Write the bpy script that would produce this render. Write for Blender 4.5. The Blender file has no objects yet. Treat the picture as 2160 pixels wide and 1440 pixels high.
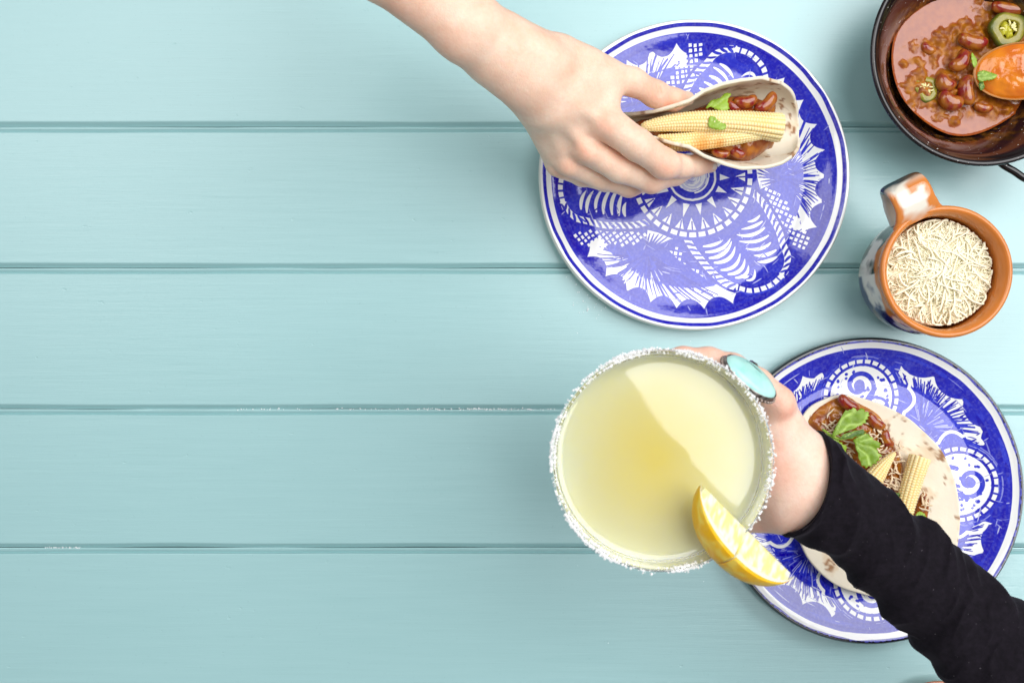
import bpy, math, random
import numpy as np
from mathutils import Vector, Matrix
from mathutils.geometry import delaunay_2d_cdt

random.seed(7)
rng = np.random.default_rng(7)
scene = bpy.context.scene
C = scene.collection
pi = math.pi

# ------------------------------------------------------------------ camera, light, exposure
S = 0.0004          # metres of table per photo pixel
H = 0.85            # camera height over the table
cam_d = bpy.data.cameras.new("camera")
cam_d.sensor_width = 36
cam_d.lens = 36 * H / (2160 * S)
cam_d.clip_start = 0.01
cam_d.clip_end = 20
cam_d.dof.use_dof = True
cam_d.dof.focus_distance = H - 0.035
cam_d.dof.aperture_fstop = 10
cam = bpy.data.objects.new("camera", cam_d)
cam.location = (0, 0, H)
C.objects.link(cam)
scene.camera = cam

world = bpy.data.worlds.new("World")
scene.world = world
world.use_nodes = True
bg = world.node_tree.nodes["Background"]
bg.inputs[0].default_value = (0.93, 0.97, 1.0, 1)
bg.inputs[1].default_value = 0.30

def area(name, loc, target, sx, sy, power, col):
    d = bpy.data.lights.new(name, 'AREA')
    d.shape = 'RECTANGLE'
    d.size, d.size_y = sx, sy
    d.energy = power
    d.color = col
    o = bpy.data.objects.new(name, d)
    o.location = loc
    o.rotation_euler = (Vector(target) - Vector(loc)).to_track_quat('-Z', 'Y').to_euler()
    C.objects.link(o)
    return o
# large soft window-like lamp, high on the right
area("softbox_lamp", (1.68, 0.74, 2.3), (1.68, 0.74, 0), 3.2, 3.2, 118, (0.995, 0.99, 1.0)).data.shape = 'ELLIPSE'
# a weaker one beyond the top left
area("softbox_lamp", (-1.25, 0.95, 2.3), (-1.1, 0.8, 0), 1.7, 1.3, 21, (1.0, 0.985, 0.98))

scene.view_settings.view_transform = 'Standard'
scene.view_settings.look = 'None'
scene.view_settings.exposure = 0.0
scene.view_settings.gamma = 1
scene.cycles.max_bounces = 12
scene.cycles.transmission_bounces = 8
scene.cycles.diffuse_bounces = 8
scene.cycles.glossy_bounces = 4
scene.cycles.volume_bounces = 0
scene.cycles.use_denoising = True
scene.cycles.blur_glossy = 0.3
scene.cycles.sample_clamp_indirect = 6

# ------------------------------------------------------------------ helpers
def P(px, py, z=0.0):
    """the point at height z that the photograph shows at pixel (px, py)"""
    k = S * (1 - z / H)
    return np.array([(px - 1080) * k, (720 - py) * k, z])

def RR(r, z=0.0):
    return r * S * (1 - z / H)

def _hash(ix, iy, iz, seed):
    h = (ix * 374761393 + iy * 668265263 + iz * 2147483647 + seed * 1274126177) & 0xffffffff
    h = ((h ^ (h >> 13)) * 1274126177) & 0xffffffff
    h = ((h ^ (h >> 16)) * 2246822519) & 0xffffffff
    return ((h ^ (h >> 15)) & 0xffff) / 65535.0

def noise(x, y, z=None, seed=0):
    """smooth value noise in 0..1"""
    x = np.asarray(x, float); y = np.asarray(y, float)
    z = np.zeros_like(x) if z is None else np.asarray(z, float)
    ix, iy, iz = (np.floor(a).astype(np.int64) for a in (x, y, z))
    fx, fy, fz = x - ix, y - iy, z - iz
    fx, fy, fz = (f * f * (3 - 2 * f) for f in (fx, fy, fz))
    r = 0
    for dx in (0, 1):
        for dy in (0, 1):
            for dz in (0, 1):
                w = (fx if dx else 1 - fx) * (fy if dy else 1 - fy) * (fz if dz else 1 - fz)
                r = r + w * _hash(ix + dx, iy + dy, iz + dz, seed)
    return r

def fbm(x, y, z=None, seed=0, o=3):
    r, a, t = 0, 1.0, 0
    for i in range(o):
        f = 2 ** i
        r = r + a * noise(np.asarray(x) * f, np.asarray(y) * f, None if z is None else np.asarray(z) * f, seed + i)
        t += a; a *= 0.5
    return r / t

def mesh(name, v, f, mat=None, parent=None, smooth=True, col=None, uv=None):
    """v: (n,3); f: (m,k) array or list of tuples"""
    me = bpy.data.meshes.new(name)
    v = np.asarray(v, float)
    if isinstance(f, np.ndarray):
        m, k = f.shape
        me.vertices.add(len(v)); me.vertices.foreach_set("co", v.ravel())
        me.loops.add(m * k); me.loops.foreach_set("vertex_index", f.ravel().astype(np.int32))
        me.polygons.add(m)
        me.polygons.foreach_set("loop_start", np.arange(0, m * k, k, dtype=np.int32))
        try:
            me.polygons.foreach_set("loop_total", np.full(m, k, dtype=np.int32))
        except Exception:
            pass
        me.update(calc_edges=True)
    else:
        me.from_pydata([tuple(p) for p in v], [], f)
    me.validate()
    me.polygons.foreach_set("use_smooth", [smooth] * len(me.polygons))
    if col is not None:
        at = me.color_attributes.new("tint", 'FLOAT_COLOR', 'POINT')
        c4 = np.ones((len(v), 4)); c4[:, :col.shape[1]] = col
        at.data.foreach_set("color", c4.ravel())
    if uv is not None:
        ul = me.uv_layers.new(name="UVMap")
        li = np.zeros(len(me.loops), dtype=np.int32)
        me.loops.foreach_get("vertex_index", li)
        ul.data.foreach_set("uv", uv[li].ravel())
    if mat: me.materials.append(mat)
    o = bpy.data.objects.new(name, me)
    C.objects.link(o)
    if parent: o.parent = parent
    return o

def thing(name, label, cat, group=None, loc=(0, 0, 0)):
    o = bpy.data.objects.new(name, None)
    o.empty_display_size = 0.01
    o.location = loc
    C.objects.link(o)
    return tag(o, label, cat, group)

def tag(o, label, cat, group=None, kind=None):
    o["label"] = label; o["category"] = cat
    if group: o["group"] = group
    if kind: o["kind"] = kind
    return o

def rebase(empty_obj, loc):
    """put a thing's Empty at its base while its parts stay where they are"""
    empty_obj.location = loc
    for ch in empty_obj.children:
        ch.location = ch.location - Vector(loc)

def grid_faces(nu, nv, wrap_v=True, wrap_u=False):
    """vertex (i,j) = i*nv+j"""
    i = np.arange(nu if wrap_u else nu - 1)[:, None]; j = np.arange(nv if wrap_v else nv - 1)[None, :]
    i2, j2 = (i + 1) % nu, (j + 1) % nv
    return np.stack([i * nv + j, i * nv + j2, i2 * nv + j2, i2 * nv + j], -1).reshape(-1, 4)

def smooth_profile(pts, n):
    """Catmull-Rom resampling of (k,d) points to n points"""
    p = np.asarray(pts, float)
    d = np.r_[0, np.cumsum(np.linalg.norm(np.diff(p, axis=0), axis=1))]
    t = np.linspace(0, d[-1], n)
    q = np.vstack([2 * p[0] - p[1], p, 2 * p[-1] - p[-2]])
    i = np.clip(np.searchsorted(d, t, side='right') - 1, 0, len(p) - 2)
    u = ((t - d[i]) / (d[i + 1] - d[i]))[:, None]
    a, b, c, e = q[i], q[i + 1], q[i + 2], q[i + 3]
    return 0.5 * ((2 * b) + (-a + c) * u + (2 * a - 5 * b + 4 * c - e) * u * u + (-a + 3 * b - 3 * c + e) * u ** 3)

def lathe_verts(prof, n, cx=0.0, cy=0.0):
    prof = np.asarray(prof, float)
    a = np.linspace(0, 2 * pi, n, endpoint=False)
    r, z = prof[:, 0][:, None], prof[:, 1][:, None]
    return np.stack([cx + r * np.cos(a), cy + r * np.sin(a), z + 0 * a], -1).reshape(-1, 3), grid_faces(len(prof), n)

def frames(path):
    path = np.asarray(path, float)
    t = np.gradient(path, axis=0); t /= np.linalg.norm(t, axis=1)[:, None] + 1e-12
    n = np.zeros_like(t)
    ref = np.array([0, 0, 1.0]) if abs(t[0, 2]) < 0.9 else np.array([1.0, 0, 0])
    n[0] = ref - t[0] * ref.dot(t[0]); n[0] /= np.linalg.norm(n[0])
    for i in range(1, len(t)):
        q = n[i - 1] - t[i] * n[i - 1].dot(t[i]); n[i] = q / (np.linalg.norm(q) + 1e-12)
    return t, n, np.cross(t, n)

def tube_verts(path, rad, nseg, flat=1.0, cap=True):
    path = np.asarray(path, float); rad = np.broadcast_to(np.asarray(rad, float), (len(path),))
    t, n, b = frames(path)
    a = np.linspace(0, 2 * pi, nseg, endpoint=False)
    v = path[:, None] + rad[:, None, None] * (n[:, None] * (np.cos(a) * flat)[None, :, None] + b[:, None] * np.sin(a)[None, :, None])
    v = v.reshape(-1, 3); f = grid_faces(len(path), nseg)
    if cap:
        k = len(v); v = np.vstack([v, path[0], path[-1]])
        j = np.arange(nseg); j2 = (j + 1) % nseg; L = (len(path) - 1) * nseg
        f = np.vstack([f, np.stack([j2, j, np.full(nseg, k), np.full(nseg, k)], -1), np.stack([L + j, L + j2, np.full(nseg, k + 1), np.full(nseg, k + 1)], -1)])
    return v, f

def tri_fix(f):
    """quads whose last two indices coincide become triangles"""
    return [tuple(q[:3]) if q[2] == q[3] else tuple(q) for q in f.tolist()]

def inside(poly, x, y):
    ins = np.zeros(np.shape(x), bool)
    for (x0, y0), (x1, y1) in zip(poly, np.roll(poly, -1, 0)):
        c = (y0 > y) != (y1 > y)
        ins ^= c & (x < (x1 - x0) * (y - y0) / (y1 - y0 + 1e-15) + x0)
    return ins

class Bag:
    """collects many small closed shapes of one kind of stuff"""
    def __init__(s): s.v, s.f, s.n, s.c = [], [], 0, []
    def add(s, v, f, c=None):
        s.v.append(np.asarray(v)); s.f.append(np.asarray(f) + s.n); s.n += len(v)
        s.c.append(np.broadcast_to(np.asarray(c if c is not None else (1, 1, 1), float), (len(v), 3)))
    def build(s, name, mat, parent=None, smooth=True):
        f = np.vstack(s.f)
        return mesh(name, np.vstack(s.v), tri_fix(f) if f.shape[1] == 4 else f, mat, parent, smooth, np.vstack(s.c))

# ------------------------------------------------------------------ signed distance modelling
class SDF:
    def __init__(s, lo, hi, vox):
        s.lo = np.array(lo, float); s.vox = vox
        s.n = np.ceil((np.array(hi) - s.lo) / vox).astype(int) + 1
        s.ax = [s.lo[i] + vox * np.arange(s.n[i]) for i in range(3)]
    def new(s): return np.full(tuple(s.n), 0.05, np.float32)
    def cone(s, F, a, ra, b, rb, k=0.004, zf=1.0, sub=False):
        a = np.array(a, float); b = np.array(b, float); m = max(ra, rb) + k + 0.006
        lo = np.minimum(a, b) - m; hi = np.maximum(a, b) + m
        i0 = np.maximum(((lo - s.lo) / s.vox).astype(int), 0); i1 = np.minimum(((hi - s.lo) / s.vox).astype(int) + 2, s.n)
        if (i1 <= i0).any(): return
        sl = tuple(slice(i0[i], i1[i]) for i in range(3))
        X, Y, Z = (s.ax[i][sl[i]] for i in range(3))
        X, Y, Z = X[:, None, None] - a[0], Y[None, :, None] - a[1], (Z[None, None, :] - a[2]) / zf
        d = b - a; d[2] /= zf; L = max(d.dot(d), 1e-12)
        t = np.clip((X * d[0] + Y * d[1] + Z * d[2]) / L, 0, 1)
        D = np.sqrt((X - t * d[0]) ** 2 + (Y - t * d[1]) ** 2 + (Z - t * d[2]) ** 2) - (ra + t * (rb - ra))
        G = F[sl]
        if sub:
            h = np.clip(0.5 - 0.5 * (G + D) / k, 0, 1); F[sl] = G * (1 - h) - D * h + k * h * (1 - h)
        else:
            F[sl] = smin(G, D, k)
    def chain(s, F, pts, k=0.004, zf=1.0):
        """pts: (px, py, z, radius px)"""
        q = [(P(x, y, z), RR(r, z)) for x, y, z, r in pts]
        for (a, ra), (b, rb) in zip(q[:-1], q[1:]): s.cone(F, a, ra, b, rb, k, zf)
    def surface(s, F):
        n = np.array(F.shape); In = F < 0
        c = [slice(0, -1), slice(1, None)]
        acc = np.zeros(tuple(n - 1) + (3,), np.float32); cnt = np.zeros(tuple(n - 1), np.float32)
        cs = np.zeros(tuple(n - 1), np.int8)
        for i in (0, 1):
            for j in (0, 1):
                for k in (0, 1): cs += In[c[i], c[j], c[k]]
        act = (cs > 0) & (cs < 8)
        ii = np.argwhere(act)
        pos = np.zeros((len(ii), 3)); num = np.zeros(len(ii))
        corner = {(i, j, k): F[ii[:, 0] + i, ii[:, 1] + j, ii[:, 2] + k] for i in (0, 1) for j in (0, 1) for k in (0, 1)}
        for ax in range(3):
            for u in (0, 1):
                for v in (0, 1):
                    a = [0, 0, 0]; o = [x for x in range(3) if x != ax]
                    a[o[0]], a[o[1]] = u, v; b = list(a); b[ax] = 1
                    fa, fb = corner[tuple(a)], corner[tuple(b)]
                    x = (fa < 0) != (fb < 0)
                    t = np.where(x, fa / np.where(x, fa - fb, 1), 0)
                    p = np.array(a, float)[None] + 0 * pos; p[:, ax] = t
                    pos += p * x[:, None]; num += x
        V = s.lo + (ii + pos / num[:, None]) * s.vox
        idx = np.full(tuple(n - 1), -1, np.int64); idx[act] = np.arange(len(ii))
        faces = []
        for ax in range(3):
            sa = [slice(None)] * 3; sb = [slice(None)] * 3
            sa[ax] = slice(0, -1); sb[ax] = slice(1, None)
            e = np.argwhere(In[tuple(sa)] != In[tuple(sb)])
            o = [x for x in range(3) if x != ax]
            e = e[(e[:, o[0]] > 0) & (e[:, o[1]] > 0) & (e[:, o[0]] < n[o[0]] - 1) & (e[:, o[1]] < n[o[1]] - 1)]
            q = []
            for du, dv in ((-1, -1), (0, -1), (0, 0), (-1, 0)):
                g = e.copy(); g[:, o[0]] += du; g[:, o[1]] += dv
                q.append(idx[g[:, 0], g[:, 1], g[:, 2]])
            q = np.stack(q, -1)
            flip = In[e[:, 0], e[:, 1], e[:, 2]]
            if ax == 1: flip = ~flip
            q[~flip] = q[~flip][:, ::-1]
            faces.append(q[(q >= 0).all(1)])
        return V, np.vstack(faces)

def smin(a, b, k):
    h = np.clip(0.5 + 0.5 * (b - a) / k, 0, 1)
    return b * (1 - h) + a * h - k * h * (1 - h)

# ------------------------------------------------------------------ materials
class M:
    def __init__(s, name):
        s.m = bpy.data.materials.new(name); s.m.use_nodes = True
        s.t = s.m.node_tree; s.N = s.t.nodes; s.L = s.t.links
        s.b = s.N["Principled BSDF"]; s.out = s.N["Material Output"]
    def n(s, typ, **kw):
        x = s.N.new(typ)
        for k, v in kw.items():
            if k in x.inputs.keys(): x.inputs[k].default_value = v
            else: setattr(x, k, v)
        return x
    def l(s, a, b): s.L.new(a, b)
    def set(s, **kw):
        for k, v in kw.items():
            k = k.replace('_', ' ')
            s.b.inputs[k].default_value = v
        return s
    def coord(s, scale=(1, 1, 1), rot=(0, 0, 0)):
        tc = s.n('ShaderNodeTexCoord'); mp = s.n('ShaderNodeMapping')
        mp.inputs['Scale'].default_value = scale; mp.inputs['Rotation'].default_value = rot
        s.l(tc.outputs['Object'], mp.inputs['Vector'])
        return mp.outputs[0]
    def noise(s, scale, vec=None, detail=4, rough=0.5, dist=0.0):
        x = s.n('ShaderNodeTexNoise'); x.inputs['Scale'].default_value = scale
        x.inputs['Detail'].default_value = detail; x.inputs['Roughness'].default_value = rough; x.inputs['Distortion'].default_value = dist
        s.l(vec if vec is not None else s.coord(), x.inputs['Vector'])
        return x.outputs['Fac']
    def ramp(s, fac, stops):
        r = s.n('ShaderNodeValToRGB'); e = r.color_ramp.elements
        while len(e) < len(stops): e.new(0.5)
        for q, (p, c) in zip(e, stops):
            q.position = p; q.color = tuple(c) + ((1,) if len(c) == 3 else ())
        s.l(fac, r.inputs[0]); return r.outputs[0]
    def mix(s, fac, a, b, mode='MIX'):
        x = s.n('ShaderNodeMix'); x.data_type = 'RGBA'; x.blend_type = mode
        for sock, v in ((x.inputs[0], fac), (x.inputs[6], a), (x.inputs[7], b)):
            if hasattr(v, 'node'): s.l(v, sock)
            elif isinstance(v, (int, float)): sock.default_value = v
            else: sock.default_value = tuple(v) + (1,)
        return x.outputs[2]
    def attr(s, name='tint'):
        a = s.n('ShaderNodeVertexColor'); a.layer_name = name; return a.outputs[0]
    def base(s, c):
        if hasattr(c, 'node'): s.l(c, s.b.inputs['Base Color'])
        else: s.b.inputs['Base Color'].default_value = tuple(c) + (1,)
        return s
    def bump(s, h, strength=0.3, dist=0.001, chain=None):
        b = s.n('ShaderNodeBump'); b.inputs['Strength'].default_value = strength; b.inputs['Distance'].default_value = dist
        s.l(h, b.inputs['Height'])
        if chain: s.l(chain, b.inputs['Normal'])
        s.l(b.outputs[0], s.b.inputs['Normal']); return b.outputs[0]
    def rough(s, fac, lo, hi):
        r = s.n('ShaderNodeMapRange'); r.inputs['To Min'].default_value = lo; r.inputs['To Max'].default_value = hi
        s.l(fac, r.inputs[0]); s.l(r.outputs[0], s.b.inputs['Roughness']); return s

# painted wood
m = M("painted_wood")
v = m.coord((1.2, 26, 1))
streak = m.noise(9, v, 5, 0.6)
fine = m.noise(60, m.coord((0.7, 30, 1)), 3, 0.6)
cloud = m.noise(5, m.coord((1, 2, 1)), 3)
c1 = m.ramp(streak, [(0.3, (0.305, 0.52, 0.528)), (0.7, (0.335, 0.555, 0.562))])
c2 = m.mix(cloud, c1, (0.35, 0.57, 0.58))
speck = m.ramp(m.noise(330, None, 2, 0.7), [(0.29, (0.80, 0.85, 0.86)), (0.34, (1, 1, 1))])
c3 = m.mix(0.5, c2, speck, 'MULTIPLY')
m.base(c3); m.rough(streak, 0.24, 0.36)
nb = m.bump(streak, 0.20, 0.0008)
nb = m.bump(fine, 0.22, 0.0004, nb)
dent = m.ramp(m.noise(170, m.coord((.55, 1, 1)), 2, 0.5), [(0.22, (0, 0, 0)), (0.27, (1, 1, 1))])
m.bump(dent, 0.35, 0.0005, nb)
m.set(IOR=1.7)
MAT_WOOD = m.m

def image_material(name, img, rough=0.065, speck_amt=0.5):
    m = M(name)
    uv = m.n('ShaderNodeUVMap'); uv.uv_map = "UVMap"
    t = m.n('ShaderNodeTexImage'); t.image = img; t.interpolation = 'Cubic'; t.extension = 'EXTEND'
    m.l(uv.outputs[0], t.inputs[0])
    sp = m.ramp(m.noise(650, None, 2, 0.6), [(0.20, (0.25, 0.25, 0.3)), (0.23, (1, 1, 1))])
    m.base(m.mix(speck_amt, t.outputs[0], sp, 'MULTIPLY'))
    m.rough(m.noise(40, None, 3), rough - 0.03, rough + 0.05)
    nb = m.bump(m.noise(75, None, 4, 0.6), 0.22, 0.0007)
    bw = m.n('ShaderNodeRGBToBW'); m.l(t.outputs[0], bw.inputs[0])
    m.bump(bw.outputs[0], 0.12, 0.0004, nb)
    m.set(IOR=1.68)
    return m.m

def tinted(name, rough=0.5, bump=None, sss=0, rad=(0.004, 0.002, 0.001), spec=0.5, coat=0, ior=1.45):
    m = M(name); m.base(m.attr()); m.set(Roughness=rough, IOR=ior)
    m.b.inputs['Specular IOR Level'].default_value = spec
    if bump: m.bump(m.noise(bump[0], None, 4, 0.6), bump[1], bump[2])
    if sss:
        m.b.inputs['Subsurface Weight'].default_value = sss; m.b.inputs['Subsurface Radius'].default_value = rad
        m.b.inputs['Subsurface Scale'].default_value = 1.0
    if coat: m.b.inputs['Coat Weight'].default_value = coat; m.b.inputs['Coat Roughness'].default_value = 0.05
    return m

MAT_TORTILLA = tinted("tortilla", 0.75, (260, 0.35, 0.0008), 0.15, (0.004, 0.003, 0.002), 0.25).m
MAT_CORN = tinted("baby_corn", 0.32, None, 0.35, (0.004, 0.003, 0.0012), 0.5).m
MAT_LEAF = tinted("parsley", 0.42, (500, 0.3, 0.0004), 0.1, (0.001, 0.002, 0.0005), 0.45).m
MAT_CHEESE = tinted("cheese", 0.42, None, 0, spec=0.3).m
MAT_BEAN = tinted("kidney_bean", 0.09, (260, 0.35, 0.0006), 0, spec=0.5, coat=.35, ior=1.5).m
m = M("chili_sauce")
vc = m.n('ShaderNodeVertexColor'); vc.layer_name = "tint"; m.base(vc.outputs[0]); m.set(IOR=1.6)
mr = m.n('ShaderNodeMapRange'); mr.inputs['To Min'].default_value = 0.55; mr.inputs['To Max'].default_value = 0.09
ms = m.n('ShaderNodeMapRange'); ms.inputs['To Min'].default_value = 0.05; ms.inputs['To Max'].default_value = 0.55
m.l(vc.outputs['Alpha'], ms.inputs[0]); m.l(ms.outputs[0], m.b.inputs['Specular IOR Level'])
m.l(vc.outputs['Alpha'], mr.inputs[0]); m.l(mr.outputs[0], m.b.inputs['Roughness'])
m.bump(m.noise(420, None, 4, 0.6), 0.3, 0.0005)
MAT_SAUCE = m.m
MAT_LEMON = tinted("lemon", 0.33, (500, 0.3, 0.0006), 0.25, (0.004, 0.003, 0.001), 0.5).m
MAT_CLAY = tinted("glazed_clay", 0.07, (60, 0.12, 0.0008), spec=0.6).m
MAT_JAL = tinted("jalapeno", 0.15, (350, 0.3, 0.0005), 0.2, (0.002, 0.002, 0.0005), 0.6).m

m = M("skin")
tint = m.attr()
mott = m.ramp(m.noise(55, None, 4, 0.6), [(0.3, (0.94, 0.82, 0.77)), (0.7, (1, 1, 1))])
fine = m.ramp(m.noise(420, None, 3, 0.6), [(0.3, (0.965, 0.93, 0.91)), (0.6, (1, 1, 1))])
m.base(m.mix(1.0, m.mix(1.0, tint, mott, 'MULTIPLY'), fine, 'MULTIPLY'))
m.set(Roughness=0.46)
m.b.inputs['Subsurface Weight'].default_value = 0.25
m.b.inputs['Subsurface Radius'].default_value = (0.006, 0.0022, 0.0012)
m.b.inputs['Subsurface Scale'].default_value = 1.0
m.b.inputs['Specular IOR Level'].default_value = 0.35
vo = m.n('ShaderNodeTexVoronoi'); vo.inputs['Scale'].default_value = 900; m.l(m.coord(), vo.inputs['Vector'])
b1 = m.bump(vo.outputs['Distance'], 0.30, 0.0004)
m.bump(m.noise(160, None, 4, 0.65), 0.35, 0.0008, b1)
MAT_SKIN = m.m

m = M("black_jersey")
m.base(m.ramp(m.noise(240, None, 4, 0.7), [(0.3, (0.004, 0.003, 0.005)), (0.72, (0.011, 0.008, 0.013))]))
lint = m.ramp(m.noise(700, None, 1, 0.4), [(0.79, (0, 0, 0)), (0.81, (1, 1, 1))])
m.l(m.mix(lint, m.b.inputs['Base Color'].links[0].from_socket, (0.10, 0.09, 0.10)), m.b.inputs['Base Color'])
m.set(Roughness=0.9)
m.b.inputs['Sheen Weight'].default_value = 0.05; m.b.inputs['Sheen Roughness'].default_value = 0.4
m.b.inputs['Sheen Tint'].default_value = (0.8, 0.7, 0.9, 1)
m.b.inputs['Specular IOR Level'].default_value = 0.15
m.bump(m.noise(900, None, 2), 0.3, 0.0004)
MAT_CLOTH = m.m

m = M("black_enamel")
sp = m.ramp(m.noise(520, None, 1.5, 0.5), [(0.735, (0, 0, 0)), (0.745, (1, 1, 1))])
m.base(m.mix(sp, m.attr(), (0.75, 0.74, 0.70))); m.set(Roughness=0.11, IOR=1.55)
m.bump(m.noise(35, None, 3), 0.1, 0.001)
MAT_ENAMEL = m.m

m = M("clear_glass")
m.base((0.97, 0.99, 0.95)); m.set(Roughness=0.0, IOR=1.46)
m.b.inputs['Transmission Weight'].default_value = 1.0
MAT_GLASS = m.m

m = M("margarita")
m.base(m.attr()); m.set(Roughness=0.03, IOR=1.6)
m.b.inputs['Subsurface Weight'].default_value = 1.0
m.b.inputs['Subsurface Radius'].default_value = (0.012, 0.011, 0.005)
m.b.inputs['Subsurface Scale'].default_value = 1.0
m.bump(m.noise(26, None, 2, 0.5), 0.045, 0.002)
MAT_DRINK = m.m

m = M("salt")
m.base((0.97, 0.97, 0.97)); m.set(Roughness=0.5)
m.b.inputs['Subsurface Weight'].default_value = 0.3; m.b.inputs['Subsurface Radius'].default_value = (0.002, 0.002, 0.002); m.b.inputs['Subsurface Scale'].default_value = 1.0
MAT_SALT = m.m

m = M("turquoise")
tq = m.ramp(m.noise(60, m.coord((1, 1, 1)), 4, 0.6), [(0.3, (0.30, 0.66, 0.60)), (0.65, (0.48, 0.78, 0.73))])
m.base(tq); m.set(Roughness=0.16); MAT_TURQ = m.m
m = M("turquoise_vein"); m.base((0.02, 0.04, 0.045)); m.set(Roughness=0.3); MAT_VEIN = m.m
m = M("old_silver")
m.base(m.ramp(m.noise(300, None, 3), [(0.35, (0.10, 0.06, 0.045)), (0.65, (0.62, 0.56, 0.52))])); m.set(Metallic=1.0, Roughness=0.28); MAT_SILVER = m.m
m = M("fingernail"); m.base((0.93, 0.74, 0.67)); m.set(Roughness=0.15); m.b.inputs['Subsurface Weight'].default_value = 0.3; m.b.inputs['Subsurface Radius'].default_value = (0.002, 0.001, 0.001); m.b.inputs['Subsurface Scale'].default_value = 1.0
MAT_NAIL = m.m

# ------------------------------------------------------------------ table of painted planks
table = bpy.data.objects.new("table", None); C.objects.link(table)
table["kind"] = "structure"; table["label"] = "pale turquoise painted plank table top"
def plank(y_top, y_bot, first):
    """y_top > y_bot in metres; section swept along x with a slightly wandering edge"""
    x = np.linspace(-0.62, 0.62, 125)
    w1 = (noise(x * 14, x * 0, seed=int(first * 7) + 1) - 0.5) * 0.0007
    w2 = (noise(x * 14, x * 0, seed=int(first * 7) + 2) - 0.5) * 0.0007
    #  (offset from top edge / bottom edge, z, which edge)
    prof = [('t', -0.0004, -0.022), ('t', -0.0004, -0.0026), ('t', -0.0008, -0.0009), ('t', -0.0016, -0.0010), ('t', -0.0042, -0.0030), ('t', -0.0046, -0.0003), ('t', -0.0052, 0),
            ('b', 0.0050, 0), ('b', 0.0043, -0.0002), ('b', 0.0039, -0.0005), ('b', 0.0012, -0.0034), ('b', 0.0006, -0.0038), ('b', 0.0006, -0.022)]
    rows = []
    for e, d, z in prof:
        y = (y_top + w1 + d) if e == 't' else (y_bot + w2 + d)
        rows.append(np.stack([x, y, np.full_like(x, z)], -1))
    v = np.array(rows).reshape(-1, 3)
    f = grid_faces(len(prof), len(x), wrap_v=False, wrap_u=True)
    n = len(x)
    f = f.tolist() + [[i * n for i in range(len(prof))], [i * n + n - 1 for i in range(len(prof))][::-1]]
    return mesh("plank", v, f, MAT_WOOD, table, smooth=False)
seams = [-28, 268, 566, 863.5, 1156, 1452]
for i, (a, b) in enumerate(zip(seams[:-1], seams[1:])):
    plank((720 - a) * S, (720 - b) * S, i)
    # tongue lying in the joint above each plank
for a in seams[1:-1]:
    y = (720 - a) * S
    x = np.linspace(-0.62, 0.62, 60)
    w = (noise(x * 20, x * 0, seed=int(a)) - 0.5) * 0.0004
    pr = [(0.0002, -0.0036), (0.0001, -0.0022), (-0.0007, -0.0020), (-0.00075, -0.0036)]
    v = np.array([np.stack([x, y + w + d, np.full_like(x, z)], -1) for d, z in pr]).reshape(-1, 3)
    mesh("plank_tongue", v, grid_faces(4, 60, wrap_v=False, wrap_u=True), MAT_WOOD, table, smooth=False)
x = [-.62, .62]
yb, yt = (720 - 1452) * S, (720 + 28) * S
mesh("backing_board", [(-.61, yb, -.0225), (.61, yb, -.0225), (.61, yt, -.0225), (-.61, yt, -.0225), (-.61, yb, -.03), (.61, yb, -.03), (.61, yt, -.03), (-.61, yt, -.03)],
     [(0, 1, 2, 3), (7, 6, 5, 4), (0, 4, 5, 1), (1, 5, 6, 2), (2, 6, 7, 3), (3, 7, 4, 0)], MAT_WOOD, table, smooth=False)

# salt spilled along the third joint and here and there on the planks
sb = Bag()
CUBE_V = np.array([(x, y, z) for x in (-.5, .5) for y in (-.5, .5) for z in (-.5, .5)])
CUBE_F = np.array([(0, 1, 3, 2), (4, 6, 7, 5), (0, 4, 5, 1), (2, 3, 7, 6), (0, 2, 6, 4), (1, 5, 7, 3)])
def crystal(c, s):
    q = Matrix.Rotation(random.uniform(0, 6.28), 3, Vector((random.gauss(0, 1), random.gauss(0, 1), random.gauss(0, 1) + 1e-3)).normalized())
    v = (CUBE_V * np.array([random.uniform(.7, 1.1), random.uniform(.7, 1.1), random.uniform(.6, 1)]) + rng.normal(0, .09, (8, 3))) * s
    return v @ np.array(q).T + c
for i in range(150):
    px = random.choice([random.uniform(480, 1190), random.gauss(925, 60), random.gauss(1060, 60)])
    if 470 < px < 1180: sb.add(crystal(P(px, 862.5 + random.gauss(0, 1.0), -0.0016), random.uniform(.0004, .0011)), CUBE_F)
for i in range(60):
    px = random.uniform(95, 170)
    sb.add(crystal(P(px, 1154.5 + random.gauss(0, .7), -0.0018), random.uniform(.0003, .0008)), CUBE_F)
for i in range(30):
    sb.add(crystal(P(random.gauss(1240, 25), random.gauss(640, 22), 0.0002), random.uniform(.0003, .0009)), CUBE_F)
for i in range(26):
    sb.add(crystal(P(random.uniform(1150, 2100), random.uniform(700, 1400), 0.0002), random.uniform(.0003, .0007)), CUBE_F)
tag(sb.build("spilled_salt", MAT_SALT, None, False), "scattered white grains of spilled salt along the joints between planks", "salt", kind="stuff")

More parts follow.
